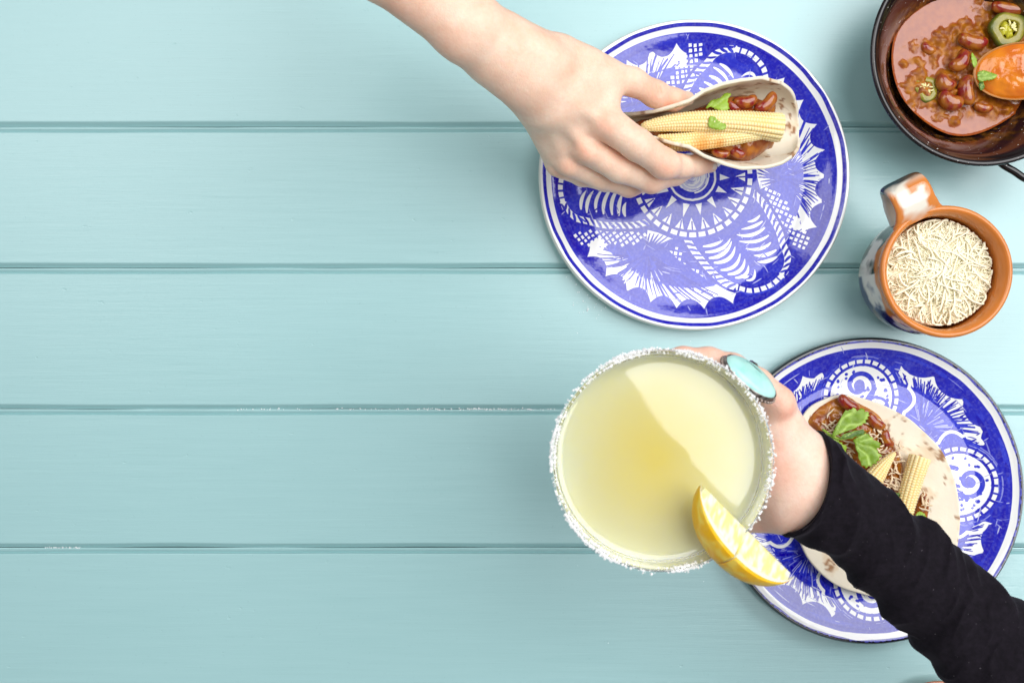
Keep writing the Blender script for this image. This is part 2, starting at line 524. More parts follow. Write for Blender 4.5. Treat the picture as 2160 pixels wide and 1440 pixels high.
# ------------------------------------------------------------------ hand-painted plates
class Canvas:
    """a brush-painted disc; units: photo pixels from the plate's centre, x right, y down"""
    def __init__(s, half=330.0, n=1440):
        s.half, s.n, s.q = half, n, n / (2 * half)
        a = (np.arange(n) + 0.5) / s.q - half
        s.X, s.Y = np.meshgrid(a, a)
        s.b = np.zeros((n, n), np.float32)      # blue pigment
        s.sh = np.full((n, n), 0.6, np.float32)  # how thick it lies
        s.r = np.hypot(s.X, s.Y); s.th = np.arctan2(s.Y, s.X)
    def put(s, sl, m, val, sh):
        s.b[sl] = s.b[sl] * (1 - m) + val * m
        if val > 0: s.sh[sl] = s.sh[sl] * (1 - m) + sh * m
    def mask(s, m, val, sh=0.6): s.put((slice(None), slice(None)), np.clip(m, 0, 1).astype(np.float32), val, sh)
    def ring(s, r0, r1, val, sh=0.6, wob=1.0, seed=0):
        w = (noise(s.th * 9 + 50, s.th * 0, seed=seed) - .5) * 2 * wob
        s.mask(np.minimum((s.r - r0 - w) * s.q + .5, (r1 + w - s.r) * s.q + .5), val, sh)
    def stroke(s, pts, w, val, sh=None):
        pts = np.asarray(pts, float); w = np.broadcast_to(np.asarray(w, float), (len(pts),))
        if sh is None: sh = random.uniform(0.35, 0.95)
        m = w.max() + 2
        lo = np.floor((pts.min(0) - m + s.half) * s.q).astype(int); hi = np.ceil((pts.max(0) + m + s.half) * s.q).astype(int)
        lo = np.clip(lo, 0, s.n - 1); hi = np.clip(hi, 1, s.n)
        if (hi <= lo).any(): return
        sl = (slice(lo[1], hi[1]), slice(lo[0], hi[0])); X, Y = s.X[sl], s.Y[sl]
        D = np.full(X.shape, -99.0)
        for (x0, y0), (x1, y1), w0, w1 in zip(pts[:-1], pts[1:], w[:-1], w[1:]):
            dx, dy = x1 - x0, y1 - y0; L = max(dx * dx + dy * dy, 1e-9)
            t = np.clip(((X - x0) * dx + (Y - y0) * dy) / L, 0, 1)
            D = np.maximum(D, w0 + t * (w1 - w0) - np.hypot(X - x0 - t * dx, Y - y0 - t * dy))
        s.put(sl, np.clip(D * s.q + .5, 0, 1), val, sh)
    def poly(s, pts, val, sh=0.6):
        pts = np.asarray(pts, float)
        lo = np.clip(np.floor((pts.min(0) + s.half) * s.q).astype(int), 0, s.n); hi = np.clip(np.ceil((pts.max(0) + s.half) * s.q).astype(int), 0, s.n)
        sl = (slice(lo[1], hi[1]), slice(lo[0], hi[0])); X, Y = s.X[sl], s.Y[sl]
        ins = np.zeros(X.shape, bool)
        for (x0, y0), (x1, y1) in zip(pts, np.roll(pts, -1, 0)):
            c = (y0 > Y) != (y1 > Y)
            ins ^= c & (X < (x1 - x0) * (Y - y0) / (y1 - y0 + 1e-12) + x0)
        s.put(sl, ins.astype(np.float32), val, sh)
    def worn(s, n, r0, r1):
        """thin gaps left by a dry brush"""
        for i in range(n):
            r_ = random.uniform(r0, r1); a = random.uniform(0, 360)
            if random.random() < .45: pts = arcp(r_, a, a + random.uniform(2, 9), 6)
            else:
                b_ = random.uniform(-.6, .6); L = random.uniform(5, 18); c0 = np.array([math.cos(math.radians(a)), math.sin(math.radians(a))]); t0 = np.array([-c0[1], c0[0]])
                pts = bez(c0 * r_, c0 * (r_ + L * .5) + t0 * b_ * 4, c0 * (r_ + L) + t0 * b_ * L, 6)
            s.stroke(pts, taper(6, random.uniform(.5, 1.3), .5), random.choice([.5, .65, .8]), .2)
    def image(s, name, edge, edge_r):
        X, Y = s.X, s.Y
        br = 0.5 * fbm(s.r * 0.35, s.th * 3.5 + X * .01, seed=3) + 0.5 * fbm(X * .035, Y * .035, seed=9)
        sh = np.clip(s.sh + (br - .5) * 1.0, 0, 1)[..., None]
        light, deep = np.array([0.030, 0.050, 0.62]), np.array([0.005, 0.0, 0.36])
        blue = light * (1 - sh) + deep * sh
        white = np.array([0.86, 0.865, 0.85]) * (0.96 + 0.06 * fbm(X * .02, Y * .02, seed=4)[..., None])
        bb = np.clip(s.b * (0.93 + 0.12 * fbm(X * .25, Y * .25, seed=5)), 0, 1)[..., None]
        col = white * (1 - bb) + blue * bb
        e = np.clip((s.r - edge_r + (noise(X * .25, Y * .25, seed=6) - .5) * 4) * 1.5, 0, 1)[..., None]
        col = col * (1 - e) + np.array(edge) * e
        img = bpy.data.images.new(name, s.n, s.n, float_buffer=True)
        out = np.ones((s.n, s.n, 4), np.float32); out[..., :3] = col[::-1]
        img.colorspace_settings.name = 'Linear Rec.709'
        img.pixels.foreach_set(out.ravel()); img.update(); img.pack()
        return img

def rot(pts, deg):
    a = math.radians(deg); c, s_ = math.cos(a), math.sin(a)
    p = np.asarray(pts, float); return np.stack([p[:, 0] * c - p[:, 1] * s_, p[:, 0] * s_ + p[:, 1] * c], -1)
def arcp(r, a0, a1, n=40):
    a = np.radians(np.linspace(a0, a1, n)); return np.stack([r * np.cos(a), r * np.sin(a)], -1)
def bez(a, b, c, n=12):
    t = np.linspace(0, 1, n)[:, None]; a, b, c = map(np.asarray, (a, b, c))
    return (1 - t) ** 2 * a + 2 * t * (1 - t) * b + t * t * c
def taper(n, w, p=0.7):
    t = np.linspace(0, 1, n); return w * np.sin(pi * np.clip(t * .94 + .06, 0, 1)) ** p

def scallop_band(cv, r_out, cusp, lobe, n, sh=0.7):
    th = cv.th
    u = np.abs(((th / (2 * pi) * n + 0.12 * np.sin(th * 3)) % 1) - .5) * 2      # 1 at the cusps
    inner = lobe + (cusp - lobe) * u ** 2.4
    cv.mask(np.minimum((cv.r - inner) * cv.q + .5, (r_out - cv.r) * cv.q + .5), 1, sh)

def feather(cv, curve, w, step, side, slash=9):
    """white ribbon along a curve crossed by slanting blue strokes"""
    cv.stroke(curve, w, 0)
    d = np.r_[0, np.cumsum(np.linalg.norm(np.diff(curve, axis=0), axis=1))]
    t = np.gradient(curve, axis=0); t /= np.linalg.norm(t, axis=1)[:, None]
    for s_ in np.arange(step * .4, d[-1], step):
        p = np.array([np.interp(s_, d, curve[:, i]) for i in (0, 1)]); tt = np.array([np.interp(s_, d, t[:, i]) for i in (0, 1)])
        nn = np.array([-tt[1], tt[0]]) * side
        a = p - nn * slash - tt * slash * .8; c = p + nn * slash * .75 + tt * slash * .9
        cv.stroke(bez(a, p + nn * 1.5 - tt * 2, c, 6), taper(6, random.uniform(2.4, 3.3), .4), 1)

def checks(cv, curve, w, step, bw=2.0):
    cv.stroke(curve, w, 0)
    d = np.r_[0, np.cumsum(np.linalg.norm(np.diff(curve, axis=0), axis=1))]
    t = np.gradient(curve, axis=0); t /= np.linalg.norm(t, axis=1)[:, None]
    for s_ in np.arange(0, d[-1], step):
        p = np.array([np.interp(s_, d, curve[:, i]) for i in (0, 1)]); tt = np.array([np.interp(s_, d, t[:, i]) for i in (0, 1)])
        nn = np.array([-tt[1], tt[0]])
        cv.stroke([p - nn * (w + 3), p + nn * (w + 3)], bw * random.uniform(.8, 1.3), 1)
    n = np.stack([-t[:, 1], t[:, 0]], -1)
    cv.stroke(curve + n * (w + 1.2), 2.2, 1); cv.stroke(curve - n * (w + 1.2), 2.2, 1)

def paint_plate_one():
    cv = Canvas()
    cv.ring(-5, 303, 1, 0.55, 0)
    cv.ring(303, 340, 0, wob=.6, seed=1)
    cv.ring(313.5, 321, 1, 0.8, wob=.9, seed=2)
    # white ground under the outer scallops, then the scallops
    for k in range(3):
        cv.poly(np.vstack([arcp(288, 120 * k - 50, 120 * k + 27), arcp(236, 120 * k + 27, 120 * k - 50)]), 0)
    scallop_band(cv, 303, 284, 262, 30, 0.8)
    for k in range(26):
        a = random.uniform(0, 360); cv.stroke(arcp(random.uniform(278, 297), a, a + random.uniform(5, 16), 8), taper(8, 4, .5), 1, random.uniform(.7, 1.1))
    for k in range(3):
        T = lambda p: rot(p, 120 * k)
        # fan flower: a mass of brush strokes bursting towards the scallops
        o = np.array([190.0, 4.0])
        cv.poly(T(np.vstack([arcp(238, -42, 22), [[176, 34], [150, 4], [168, -60]]])), 1, .55)
        cv.poly(T([(168, 16), (146, 26), (140, 4), (136, -30), (166, -10)]), 0)
        tips = [(198, -172), (212, -160), (224, -147), (235, -133), (245, -116), (252, -98), (258, -82), (262, -66), (266, -50), (268, -36), (270, -22), (271, -8), (270, 6), (270, 20), (268, 34), (266, 48), (263, 60), (260, 72), (254, 84), (244, 92), (230, 96)]
        for tx, ty in tips:
            for q in range(2):
                e = np.array([tx, ty]) + rng.normal(0, 4.5, 2) - (q * random.uniform(4, 12)) * np.array([.95, .1])
                c = (o + e) / 2 + np.array([8, -4]) + rng.normal(0, 3, 2)
                w0 = random.uniform(2.0, 3.4)
                cv.stroke(T(bez(o + (e - o) * .1, c, e, 9)), np.linspace(w0 + .8, w0 * .38, 9), 1)
        for i in range(26):
            a_ = math.radians(random.uniform(-70, 55)); dr = np.array([math.cos(a_), math.sin(a_)])
            r0 = random.uniform(40, 62)
            cv.stroke(T([o + dr * r0, o + dr * (r0 + random.uniform(8, 20))]), [.3, random.uniform(.8, 1.6)], random.choice([0, .25, .5]), .2)
        for tx, ty in ((150, 18), (147, 10), (143, 1), (140, -8), (138, -18), (138, -28), (146, -36)):
            cv.stroke(T(bez(o, (o + np.array([tx, ty])) / 2 + rng.normal(0, 2, 2), (tx, ty), 6)), np.linspace(4, 1.2, 6), 1)
        # lattices either side of the fan
        for reg, ang in (([(150, 24), (188, 30), (214, 78), (246, 106), (244, 152), (222, 158), (202, 122), (176, 76)], 24), ([(-64, 172), (-42, 147), (-25, 141), (-22, 184), (12, 198), (44, 246), (5, 252), (-32, 234), (-52, 205)], 8)):
            reg = np.array(reg, float); ca, sa = math.cos(math.radians(ang)), math.sin(math.radians(ang))
            e1, e2 = np.array([ca, sa]), np.array([-sa, ca]); c0 = reg.mean(0)
            for i in range(-9, 10):
                for j in range(-9, 10):
                    p_ = c0 + e1 * i * 10.2 + e2 * j * 10.6 + rng.normal(0, .5, 2) + e1 * .06 * j * j
                    if not inside(reg, p_[0], p_[1]) or random.random() < .06: continue
                    u_, v_ = e1 * random.uniform(2.6, 3.7), e2 * random.uniform(2.6, 3.9)
                    cv.poly(T([p_ - u_ - v_, p_ + u_ - v_ * .9, p_ + u_ * .9 + v_, p_ - u_ + v_]), 0)
        # leaf traced rib by rib
        ph = lambda q: np.array(q, float) / 4.114 - np.array([16, 8])
        rib = [((555, 425), (620, 425), (660, 372)), ((500, 492), (610, 480), (680, 425)), ((462, 540), (600, 575), (705, 480)), ((480, 598), (640, 625), (735, 548)), ((540, 662), (680, 690), (755, 612)),
               ((610, 722), (710, 740), (800, 678)), ((640, 780), (730, 790), (802, 738)), ((560, 905), (520, 930), (500, 900)),
               ((335, 590), (270, 640), (165, 645)), ((400, 575), (350, 690), (185, 692)), ((412, 600), (370, 740), (218, 745)), ((442, 650), (420, 790), (262, 790)), ((487, 708), (470, 850), (322, 850)), ((530, 760), (520, 890), (385, 892)), ((560, 815), (560, 920), (448, 922)), ((612, 850), (620, 950), (540, 945))]
        for a_, b_, c_ in rib:
            n_ = 11; w_ = np.sin(np.linspace(.12, 2.75, n_)) ** .8 * random.uniform(3.0, 4.3)
            cv.stroke(T(bez(ph(a_), ph(b_), ph(c_), n_) + rng.normal(0, .4, 2)), w_, 0)
        vr = smooth_profile([(122, 26), (150, 54), (166, 80), (184, 112), (194, 146), (202, 172), (198, 196), (186, 214)], 40)
        vl = smooth_profile([(-14, 128), (4, 158), (20, 178), (38, 199), (58, 217), (80, 231), (100, 238)], 36)
        feather(cv, T(vr), 7.0, 14, 1, 10); feather(cv, T(vl), 7.0, 14, -1, 10)
        checks(cv, T(smooth_profile([(98, 238), (122, 244), (146, 240), (168, 230), (186, 214)], 20)), 6.0, 15)
        for cvx in (vr + [9, -6], vl + [-7, 9]): cv.stroke(T(cvx), 2.6, 1, .8)
        for i in range(40):      # strokes of thicker and thinner colour
            q_ = np.array([random.uniform(140, 250), random.uniform(-150, 170)]); d_ = rng.normal(0, 1, 2); d_ /= np.linalg.norm(d_)
            if np.hypot(*q_) > 256 or cv.b[int((rot([q_], 120 * k)[0][1] + cv.half) * cv.q), int((rot([q_], 120 * k)[0][0] + cv.half) * cv.q)] < .9: continue
            cv.stroke(T([q_, q_ + d_ * random.uniform(6, 16)]), random.uniform(1, 2), 1, random.uniform(0, 1.1))
    # centre: checks, triangles, wedges, medallion
    cv.ring(0, 136, 1, .55, .8, 5)
    checks(cv, arcp(124, 0, 360, 130), 6.0, 20.4, 3.0)
    for i in range(24):
        a = 15 * i + random.uniform(-1, 1)
        cv.poly(rot([(113, -9.5), (113, 9.5), (90 + random.uniform(-4, 4), random.uniform(-1.5, 1.5))], a), 0)
        cv.stroke(rot([(96, 1), (112, 0)], a + random.uniform(-1, 1)), 1.6, 1)
    for i in range(14):
        a = 360 / 14 * i + random.uniform(-2, 2)
        cv.poly(rot([(59, -7), (59, 7), (84 + random.uniform(-5, 5), random.uniform(-2, 2))], a), 0)
    cv.ring(-5, 57, 1, .5, .5); cv.ring(-5, 51.5, 0, wob=.4); cv.ring(-5, 47, 1, .55, .5)
    for i in range(60):
        r_ = random.uniform(4, 36); a = random.uniform(0, 360)
        cv.stroke(arcp(r_, a, a + random.uniform(30, 110), 12), random.uniform(.7, 1.8), 0 if random.random() < .78 else 1, .3)
    cv.ring(-5, 30, 0.35, .2, 2, 8)
    for i in range(40):
        r_ = random.uniform(2, 32); a = random.uniform(0, 360)
        cv.stroke(arcp(r_, a, a + random.uniform(40, 120), 12), random.uniform(.7, 1.6), 0 if random.random() < .6 else .6, .2)
    cv.worn(170, 140, 296)
    return cv.image("plate_painting", (0.84, 0.83, 0.79), 326)

def paint_plate_two():
    cv = Canvas()
    cv.ring(-5, 303, 1, 0.5, 0)
    cv.ring(302, 340, 0, wob=1, seed=1)
    for k in range(4):
        c = 90 * k - 48
        cv.poly(np.vstack([arcp(284, c - 27, c + 27), arcp(225, c + 27, c - 27)]), 0)
    scallop_band(cv, 302, 280, 262, 24, 0.75)
    for k in range(34):
        a = random.uniform(0, 360); cv.stroke(arcp(random.uniform(275, 298), a, a + random.uniform(4, 20), 8), taper(8, 4.5, .5), 1, random.uniform(.3, 1.1))
    for k in range(4):
        F = lambda p: rot(p, 90 * k - 48)
        o = np.array([176.0, 0])
        cv.poly(F(np.vstack([arcp(240, -25, 25), [[168, 0]]])), 1, .5)
        for a in np.linspace(-27, 27, 30):
            r_ = 267 - 7 * abs(a) / 27 + random.uniform(-7, 6)
            e = np.array([r_ * math.cos(math.radians(a)), r_ * math.sin(math.radians(a))])
            for q in range(2):
                e2 = e + rng.normal(0, 2.5, 2) - (q * random.uniform(2, 10)) * np.array([1, 0])
                c = (o + e2) / 2 + np.array([6, 0]) + rng.normal(0, 2, 2)
                cv.stroke(F(bez(o + (e2 - o) * .12, c, e2, 8)), np.linspace(3.6, 1.2, 8) * random.uniform(.8, 1.15), 1)
            if random.random() < .5: cv.stroke(F([e * .95, e]), [2.2, 1.2], 1, 1.1)
        for i in range(44):
            a_ = math.radians(random.uniform(-62, 62)); dr = np.array([math.cos(a_), math.sin(a_)]); r0 = random.uniform(14, 46)
            cv.stroke(F([o + dr * r0, o + dr * (r0 + random.uniform(14, 34))]), [.5, random.uniform(.6, 1.2)], random.choice([1, 1, .55, .7]), 0)
        G = lambda p: rot(p, 90 * k - 93 + 0)
        cc = np.array([198.0, 0])
        def ell(rx, ry, a0, a1, n=60, wav=0.0, wn=7):
            a = np.radians(np.linspace(a0, a1, n)); w = 1 + wav * np.abs(np.sin(a * wn / 2))
            return np.stack([cc[0] + rx * np.cos(a) * w, cc[1] + ry * np.sin(a) * w], -1)
        cv.poly(G(ell(84, 96, -160, 160)), 1, .45)
        cv.stroke(G(ell(76, 104, -142, -50, 50, .10, 9)), 3.4, 0)
        cv.stroke(G(ell(76, 104, 50, 142, 50, .10, 9)), 3.4, 0)
        for i in range(30):
            a = random.uniform(-150, 140); q = random.uniform(1.02, 1.18)
            cv.stroke(G(ell(76 * q, 78 * q, a, a + random.uniform(8, 26), 8)), random.uniform(.5, 1.1), .75, .1)
        cv.poly(G(ell(66, 66, -180, 180)), 0)
        checks(cv, G(ell(76, 76, -150, 150, 90)), 5.0, 17, 2.2)
        # curls and dots inside the lobe
        def spiral(c, r0, r1, a0, turns, w, n=40):
            a = np.radians(a0 + np.linspace(0, 360 * turns, n)); r_ = np.linspace(r0, r1, n)
            cv.stroke(G(np.stack([c[0] + r_ * np.cos(a), c[1] + r_ * np.sin(a)], -1)), w, 1, .45)
        spiral((222, -4), 8, 36, 100, 1.15, 5.0); cv.stroke(G([(222, -4), (224, -2)]), 11, 1, .5)
        spiral((172, 34), 22, 24, 0, 1.0, 3.2); cv.stroke(G(bez((196, -34), (168, -46), (140, -30), 10)), 5, 1, .45)
        cv.stroke(G(bez((214, 30), (190, 10), (160, -8), 10)), 5, 1, .45); cv.stroke(G(bez((170, -12), (158, -30), (164, -44), 8)), 4, 1, .5)
        for i in range(46):
            a = random.uniform(0, 360); rr_ = random.choice([random.uniform(50, 60), random.uniform(0, 60)])
            p = cc + rr_ * np.array([math.cos(a), math.sin(a)])
            cv.stroke(G([p, p + rng.normal(0, 1.2, 2)]), random.uniform(2.2, 3.4), 1, .5)
    cv.worn(260, 140, 296)
    cv.ring(-5, 128, 1, .6, 3, 4)
    cv.ring(119, 121, 0, wob=1, seed=7)
    cv.ring(314, 321, .9, .7, 1.2, 3)
    return cv.image("plate_painting", (0.006, 0.006, 0.012), 316.5)

def make_plate(px, py, rpx, img, label, under, lip):
    zr = 0.018; R0 = RR(rpx, zr); c = P(px, py, zr)
    k = R0 / 0.128
    top = smooth_profile([(0.0005, .0052), (.04, .0052), (.07, .0053), (.088, .0055), (.096, .0065), (.106, .0095), (.1155, .0130), (.1185, .0140), (.1225, .0158), (.1262, .0179), (.1276, .0177)], 90)
    bot = smooth_profile([(.1276, .0177), (.1284, .0168), (.1289, .0150), (.1291, .0095), (.1286, .0055), (.1262, .0024), (.118, .0010), (.100, .0010), (.086, .0004), (.080, .0003), (.078, .0022), (.0005, .0024)], 60)
    prof = np.vstack([top, bot[1:]]) * [k, 1]
    n = 256
    v, f = lathe_verts(prof, n)
    a = np.arctan2(v[:, 1], v[:, 0]); r = np.hypot(v[:, 0], v[:, 1])
    v[:, 2] += (noise(np.cos(a) * 2.2 + 5, np.sin(a) * 2.2 + 5, seed=int(px)) - .5) * .0016 * np.clip(r / .11 - .75, 0, 1)
    ww = (noise(v[:, 0] * 28 + 50, v[:, 1] * 28 + 50, seed=int(px) + 3) - .5) * .00025
    v[:, 2] += ww
    v[:, :2] *= (1 + ((noise(np.cos(a) * 1.5 + 7, np.sin(a) * 1.5 + 7, seed=int(py)) - .5) * .012 * np.clip(r / .1 - .6, 0, 1)))[:, None]
    t = thing("dinner_plate", label, "plate", "hand painted blue and white plates", (c[0], c[1], 0))
    nt = len(top) - 1
    half = RR(330, zr)
    uv = np.stack([.5 + v[:, 0] / (2 * half), .5 + v[:, 1] / (2 * half)], -1)
    o = mesh("glazed_face", v[: (nt + 1) * n], grid_faces(nt + 1, n), image_material("painted_glaze", img), t, True, uv=uv)
    b = v[nt * n:]
    mu = M("plate_underside"); mu.base(under); mu.set(Roughness=0.12)
    mesh("underside", b, grid_faces(len(prof) - nt, n), mu.m, t)
    return t
PLATE1 = make_plate(1466, 368, 327, paint_plate_one(), "upper round blue and white plate with white lip, under the bare hand holding a taco", (0.80, 0.78, 0.72), .8)
PLATE2 = make_plate(1838, 1036, 322, paint_plate_two(), "lower round blue and white plate with black outer edge, under the flat open tortilla", (0.008, 0.008, 0.012), .02)

# ------------------------------------------------------------------ shared shapes for the food
def edge_dist(poly, x, y):
    d = np.full(np.shape(x), 1e9)
    for (x0, y0), (x1, y1) in zip(poly, np.roll(poly, -1, 0)):
        dx, dy = x1 - x0, y1 - y0
        t = np.clip(((x - x0) * dx + (y - y0) * dy) / (dx * dx + dy * dy + 1e-15), 0, 1)
        d = np.minimum(d, np.hypot(x - x0 - t * dx, y - y0 - t * dy))
    return d
def smooth_loop(pts, n):
    p = np.asarray(pts, float); p = np.vstack([p, p[:1]])
    q = np.vstack([p[-2], p, p[1]]); out = []
    per = max(2, n // (len(p) - 1))
    for i in range(len(p) - 1):
        a, b, c, e = q[i:i + 4]
        for u in np.linspace(0, 1, per, endpoint=False):
            out.append(.5 * ((2 * b) + (-a + c) * u + (2 * a - 5 * b + 4 * c - e) * u * u + (-a + 3 * b - 3 * c + e) * u ** 3))
    return np.array(out)
def sheet(poly, step, smooth_n=0):
    """triangulated flat area: returns xy points, triangles; poly in world metres"""
    poly = np.asarray(poly, float)
    if smooth_n: poly = smooth_loop(poly, smooth_n)
    lo, hi = poly.min(0), poly.max(0)
    gx, gy = np.meshgrid(np.arange(lo[0], hi[0], step), np.arange(lo[1], hi[1], step))
    g = np.stack([gx.ravel(), gy.ravel()], -1) + rng.uniform(-.2, .2, (gx.size, 2)) * step
    g = g[inside(poly, g[:, 0], g[:, 1])]
    g = g[edge_dist(poly, g[:, 0], g[:, 1]) > step * .6]
    n = len(poly)
    v, e, f, *_ = delaunay_2d_cdt([Vector(p) for p in poly] + [Vector(p) for p in g], [(i, (i + 1) % n) for i in range(n)], [], 1, 1e-7)
    v = np.array([tuple(p) for p in v]); f = np.array([tuple(q) for q in f if len(q) == 3])
    return v, f, poly
def W(pts, z):
    return np.array([P(x, y, z)[:2] for x, y in pts])

def sauce_patch(name, px_poly, z, dome, edge, amp, freq, step, parent=None, bumps=(), base=(0.30, 0.085, 0.010), deep=(0.16, 0.025, 0.006), skirt=0.006, seed=0, floor=None):
    v, f, poly = sheet(W(px_poly, z), step, max(60, len(px_poly) * 5))
    x, y = v[:, 0], v[:, 1]
    d = edge_dist(poly, x, y)
    h = dome * (1 - np.exp(-d / edge)) - skirt * np.exp(-d / (edge * .25))
    w = 1 - np.exp(-d / edge)
    nz = fbm(x * freq, y * freq, seed=seed, o=4) - .5
    h = h + amp * nz * w
    for bx, by, br, bh in bumps:
        c = P(bx, by, z)
        h = h + bh * np.exp(-(((x - c[0]) ** 2 + (y - c[1]) ** 2) / RR(br, z) ** 2))
    zz = z + h
    if floor is not None: zz = np.maximum(zz, floor(x, y))
    t = np.clip(fbm(x * freq * 1.7, y * freq * 1.7, seed=seed + 5, o=3) * 2.2 - .6, 0, 1)[:, None]
    col = np.c_[np.array(base) * (1 - t) + np.array(deep) * t, .6 + .4 * noise(x * freq * 2, y * freq * 2, seed=seed + 8)]
    return mesh(name, np.c_[x, y, zz], f, MAT_SAUCE, parent, True, col)

def bean_mesh(L, Wd, T, seed):
    nu, nv = 26, 24
    u = np.linspace(0, pi, nu)[:, None]; a = np.linspace(0, 2 * pi, nv, endpoint=False)[None]
    x = -np.cos(u) + 0 * a; r = np.sin(u) ** .72
    y = r * np.cos(a); z = r * np.sin(a)
    y = y * (1 - .28 * np.exp(-(x / .45) ** 2) * (y > 0)) - .26 * (1 - x ** 2) + .10
    v = np.stack([x * L / 2, y * Wd / 2, z * T / 2], -1).reshape(-1, 3)
    n = noise(v[:, 0] * 300, v[:, 1] * 300, v[:, 2] * 300, seed)
    v *= (1 + (n - .5) * .07)[:, None]
    c = np.clip(fbm(v[:, 0] * 260, v[:, 1] * 260, v[:, 2] * 260, seed + 3) * 3.6 - 1.2, 0, 1)[:, None]
    col = np.array([0.22, 0.008, 0.009]) * (1 - c) + np.array([0.38, 0.12, 0.010]) * c
    return v, grid_faces(nu, nv), col
def bean(px, py, z, L, Wd, ang, label, seed, group="kidney beans in the chili", tilt=0.0):
    v, f, col = bean_mesh(RR(L, z), RR(Wd, z), RR(Wd, z) * .85, seed)
    o = mesh("kidney_bean", v, f, MAT_BEAN, None, True, col)
    o.location = P(px, py, z - .0006); o.rotation_euler = (tilt, 0, math.radians(-ang))
    return tag(o, label, "bean", group)

def corn(name_label, path_px, rad_px, blunt_end, rows=16, pitch=.0021, group="baby corn cobs", stain=None):
    p = smooth_profile([P(*q) for q in path_px], 40)
    L = np.linalg.norm(np.diff(p, axis=0), axis=1).sum(); nk = int(L / pitch); ns = nk * 5; na = rows * 6
    p = smooth_profile([P(*q) for q in path_px], ns)
    zc = np.array([q[2] for q in path_px]).mean()
    t = np.linspace(0, 1, ns); rr = np.interp(t, np.linspace(0, 1, len(rad_px)), [RR(r, zc) for r in rad_px])
    rr = np.convolve(np.pad(rr, 8, mode='edge'), np.ones(17) / 17, 'valid')
    tt, n, b = frames(p)
    a = np.linspace(0, 2 * pi, na, endpoint=False)
    ka = (a / (2 * pi) * rows) % 1; row = np.floor(a / (2 * pi) * rows)
    ks = (t[:, None] * nk + (row[None] % 2) * .5 + .25 * np.sin(row[None] * 2.3)) % 1
    fade = 1.0 - .75 * np.clip((t - .86) / .1, 0, 1)[:, None] if blunt_end else 1.0
    kern = (1 - np.abs(2 * ka - 1) ** 3.2)[None] * (1 - fade * np.abs(2 * ks - 1) ** 3.0)
    R_ = rr[:, None] * (.90 + .13 * kern + .02 * noise(t[:, None] * 30, row[None] * 1.7, seed=5))
    end = np.ones(ns)
    e = int(ns * .05); end[:e] = np.sqrt(1 - (1 - np.linspace(.12, 1, e)) ** 2)
    e = int(ns * (.02 if blunt_end else .06)); end[-e:] = np.sqrt(1 - (1 - np.linspace(1, .2 if not blunt_end else .75, e)) ** 2)
    R_ = R_ * end[:, None]
    v = p[:, None] + R_[..., None] * (n[:, None] * np.cos(a)[None, :, None] + b[:, None] * np.sin(a)[None, :, None])
    v = v.reshape(-1, 3); f = grid_faces(ns, na)
    k = np.clip(kern * 1.1, 0, 1).reshape(-1, 1)
    col = np.array([0.83, 0.52, 0.13]) * (1 - k) + np.array([0.90, 0.76, 0.41]) * k
    w = np.clip(fbm(v[:, 0] * 60, v[:, 1] * 60, v[:, 2] * 60, 2) * 2 - .6, 0, 1)[:, None]
    col = col * (1 - .35 * w) + np.array([0.86, 0.74, 0.46]) * .35 * w
    if stain is not None:
        for sx, sy, sr in stain:
            c = P(sx, sy, zc); d = np.hypot(v[:, 0] - c[0], v[:, 1] - c[1]) / RR(sr, zc)
            m_ = np.clip(1.25 - d, 0, 1)[:, None] * .75
            col = col * (1 - m_) + np.array([0.72, 0.27, 0.02]) * m_
    nv_ = len(v); v = np.vstack([v, p[0], p[-1]]); col = np.vstack([col, col[0], [[.82, .68, .36]]])
    j = np.arange(na); j2 = (j + 1) % na; L0 = (ns - 1) * na
    f = np.vstack([f, np.stack([j2, j, np.full(na, nv_), np.full(na, nv_)], -1), np.stack([L0 + j, L0 + j2, np.full(na, nv_ + 1), np.full(na, nv_ + 1)], -1)])
    o = mesh("baby_corn", v, tri_fix(f), MAT_CORN, None, True, col)
    return tag(o, name_label, "baby corn", group)

def leaf(outline, z, label, root, group="parsley leaves", curl=.0015, tone=0, name="parsley_leaf", thick=.0005, tiltx=0.0, tilty=0.0):
    poly = W(outline, z)
    v, f, _ = sheet(poly, .0011)
    r = P(root[0], root[1], z)[:2]; c = v.mean(0)
    d = v - r; ang = np.arctan2(d[:, 1], d[:, 0]); dist = np.hypot(d[:, 0], d[:, 1])
    vein = np.abs(np.sin(ang * 7 + 0.6 * np.sin(dist * 300)))
    zz = z + curl * (fbm(v[:, 0] * 120, v[:, 1] * 120, seed=int(outline[0][0])) - .4) * 2.2 + .0007 * (vein ** .5) + tiltx * (v[:, 0] - c[0]) + tilty * (v[:, 1] - c[1])
    k = np.clip((vein - .12) * 2.2, 0, 1)[:, None]
    base = [np.array([0.17, 0.29, 0.014]), np.array([0.06, 0.14, 0.010]), np.array([0.25, 0.40, 0.02])][tone]
    col = base * k + np.array([0.36, 0.52, 0.10]) * (1 - k)
    col = col * (.8 + .4 * fbm(v[:, 0] * 200, v[:, 1] * 200, seed=3)[:, None])
    o = mesh(name, np.c_[v, zz], f, MAT_LEAF, None, True, col)
    so = o.modifiers.new("thickness", 'SOLIDIFY'); so.thickness = thick; so.offset = -1
    return tag(o, label, "parsley", group)

def serrate(pts, amp=3.0, n=5):
    """turn a coarse outline into a toothed one (photo pixels)"""
    out = []
    p = smooth_loop(pts, len(pts) * n)
    c = p.mean(0)
    for i, q in enumerate(p):
        d = (q - c) / (np.linalg.norm(q - c) + 1e-9)
        out.append(q + d * (amp * (1 if i % 2 else -.4) * random.uniform(.4, 1)))
    return out

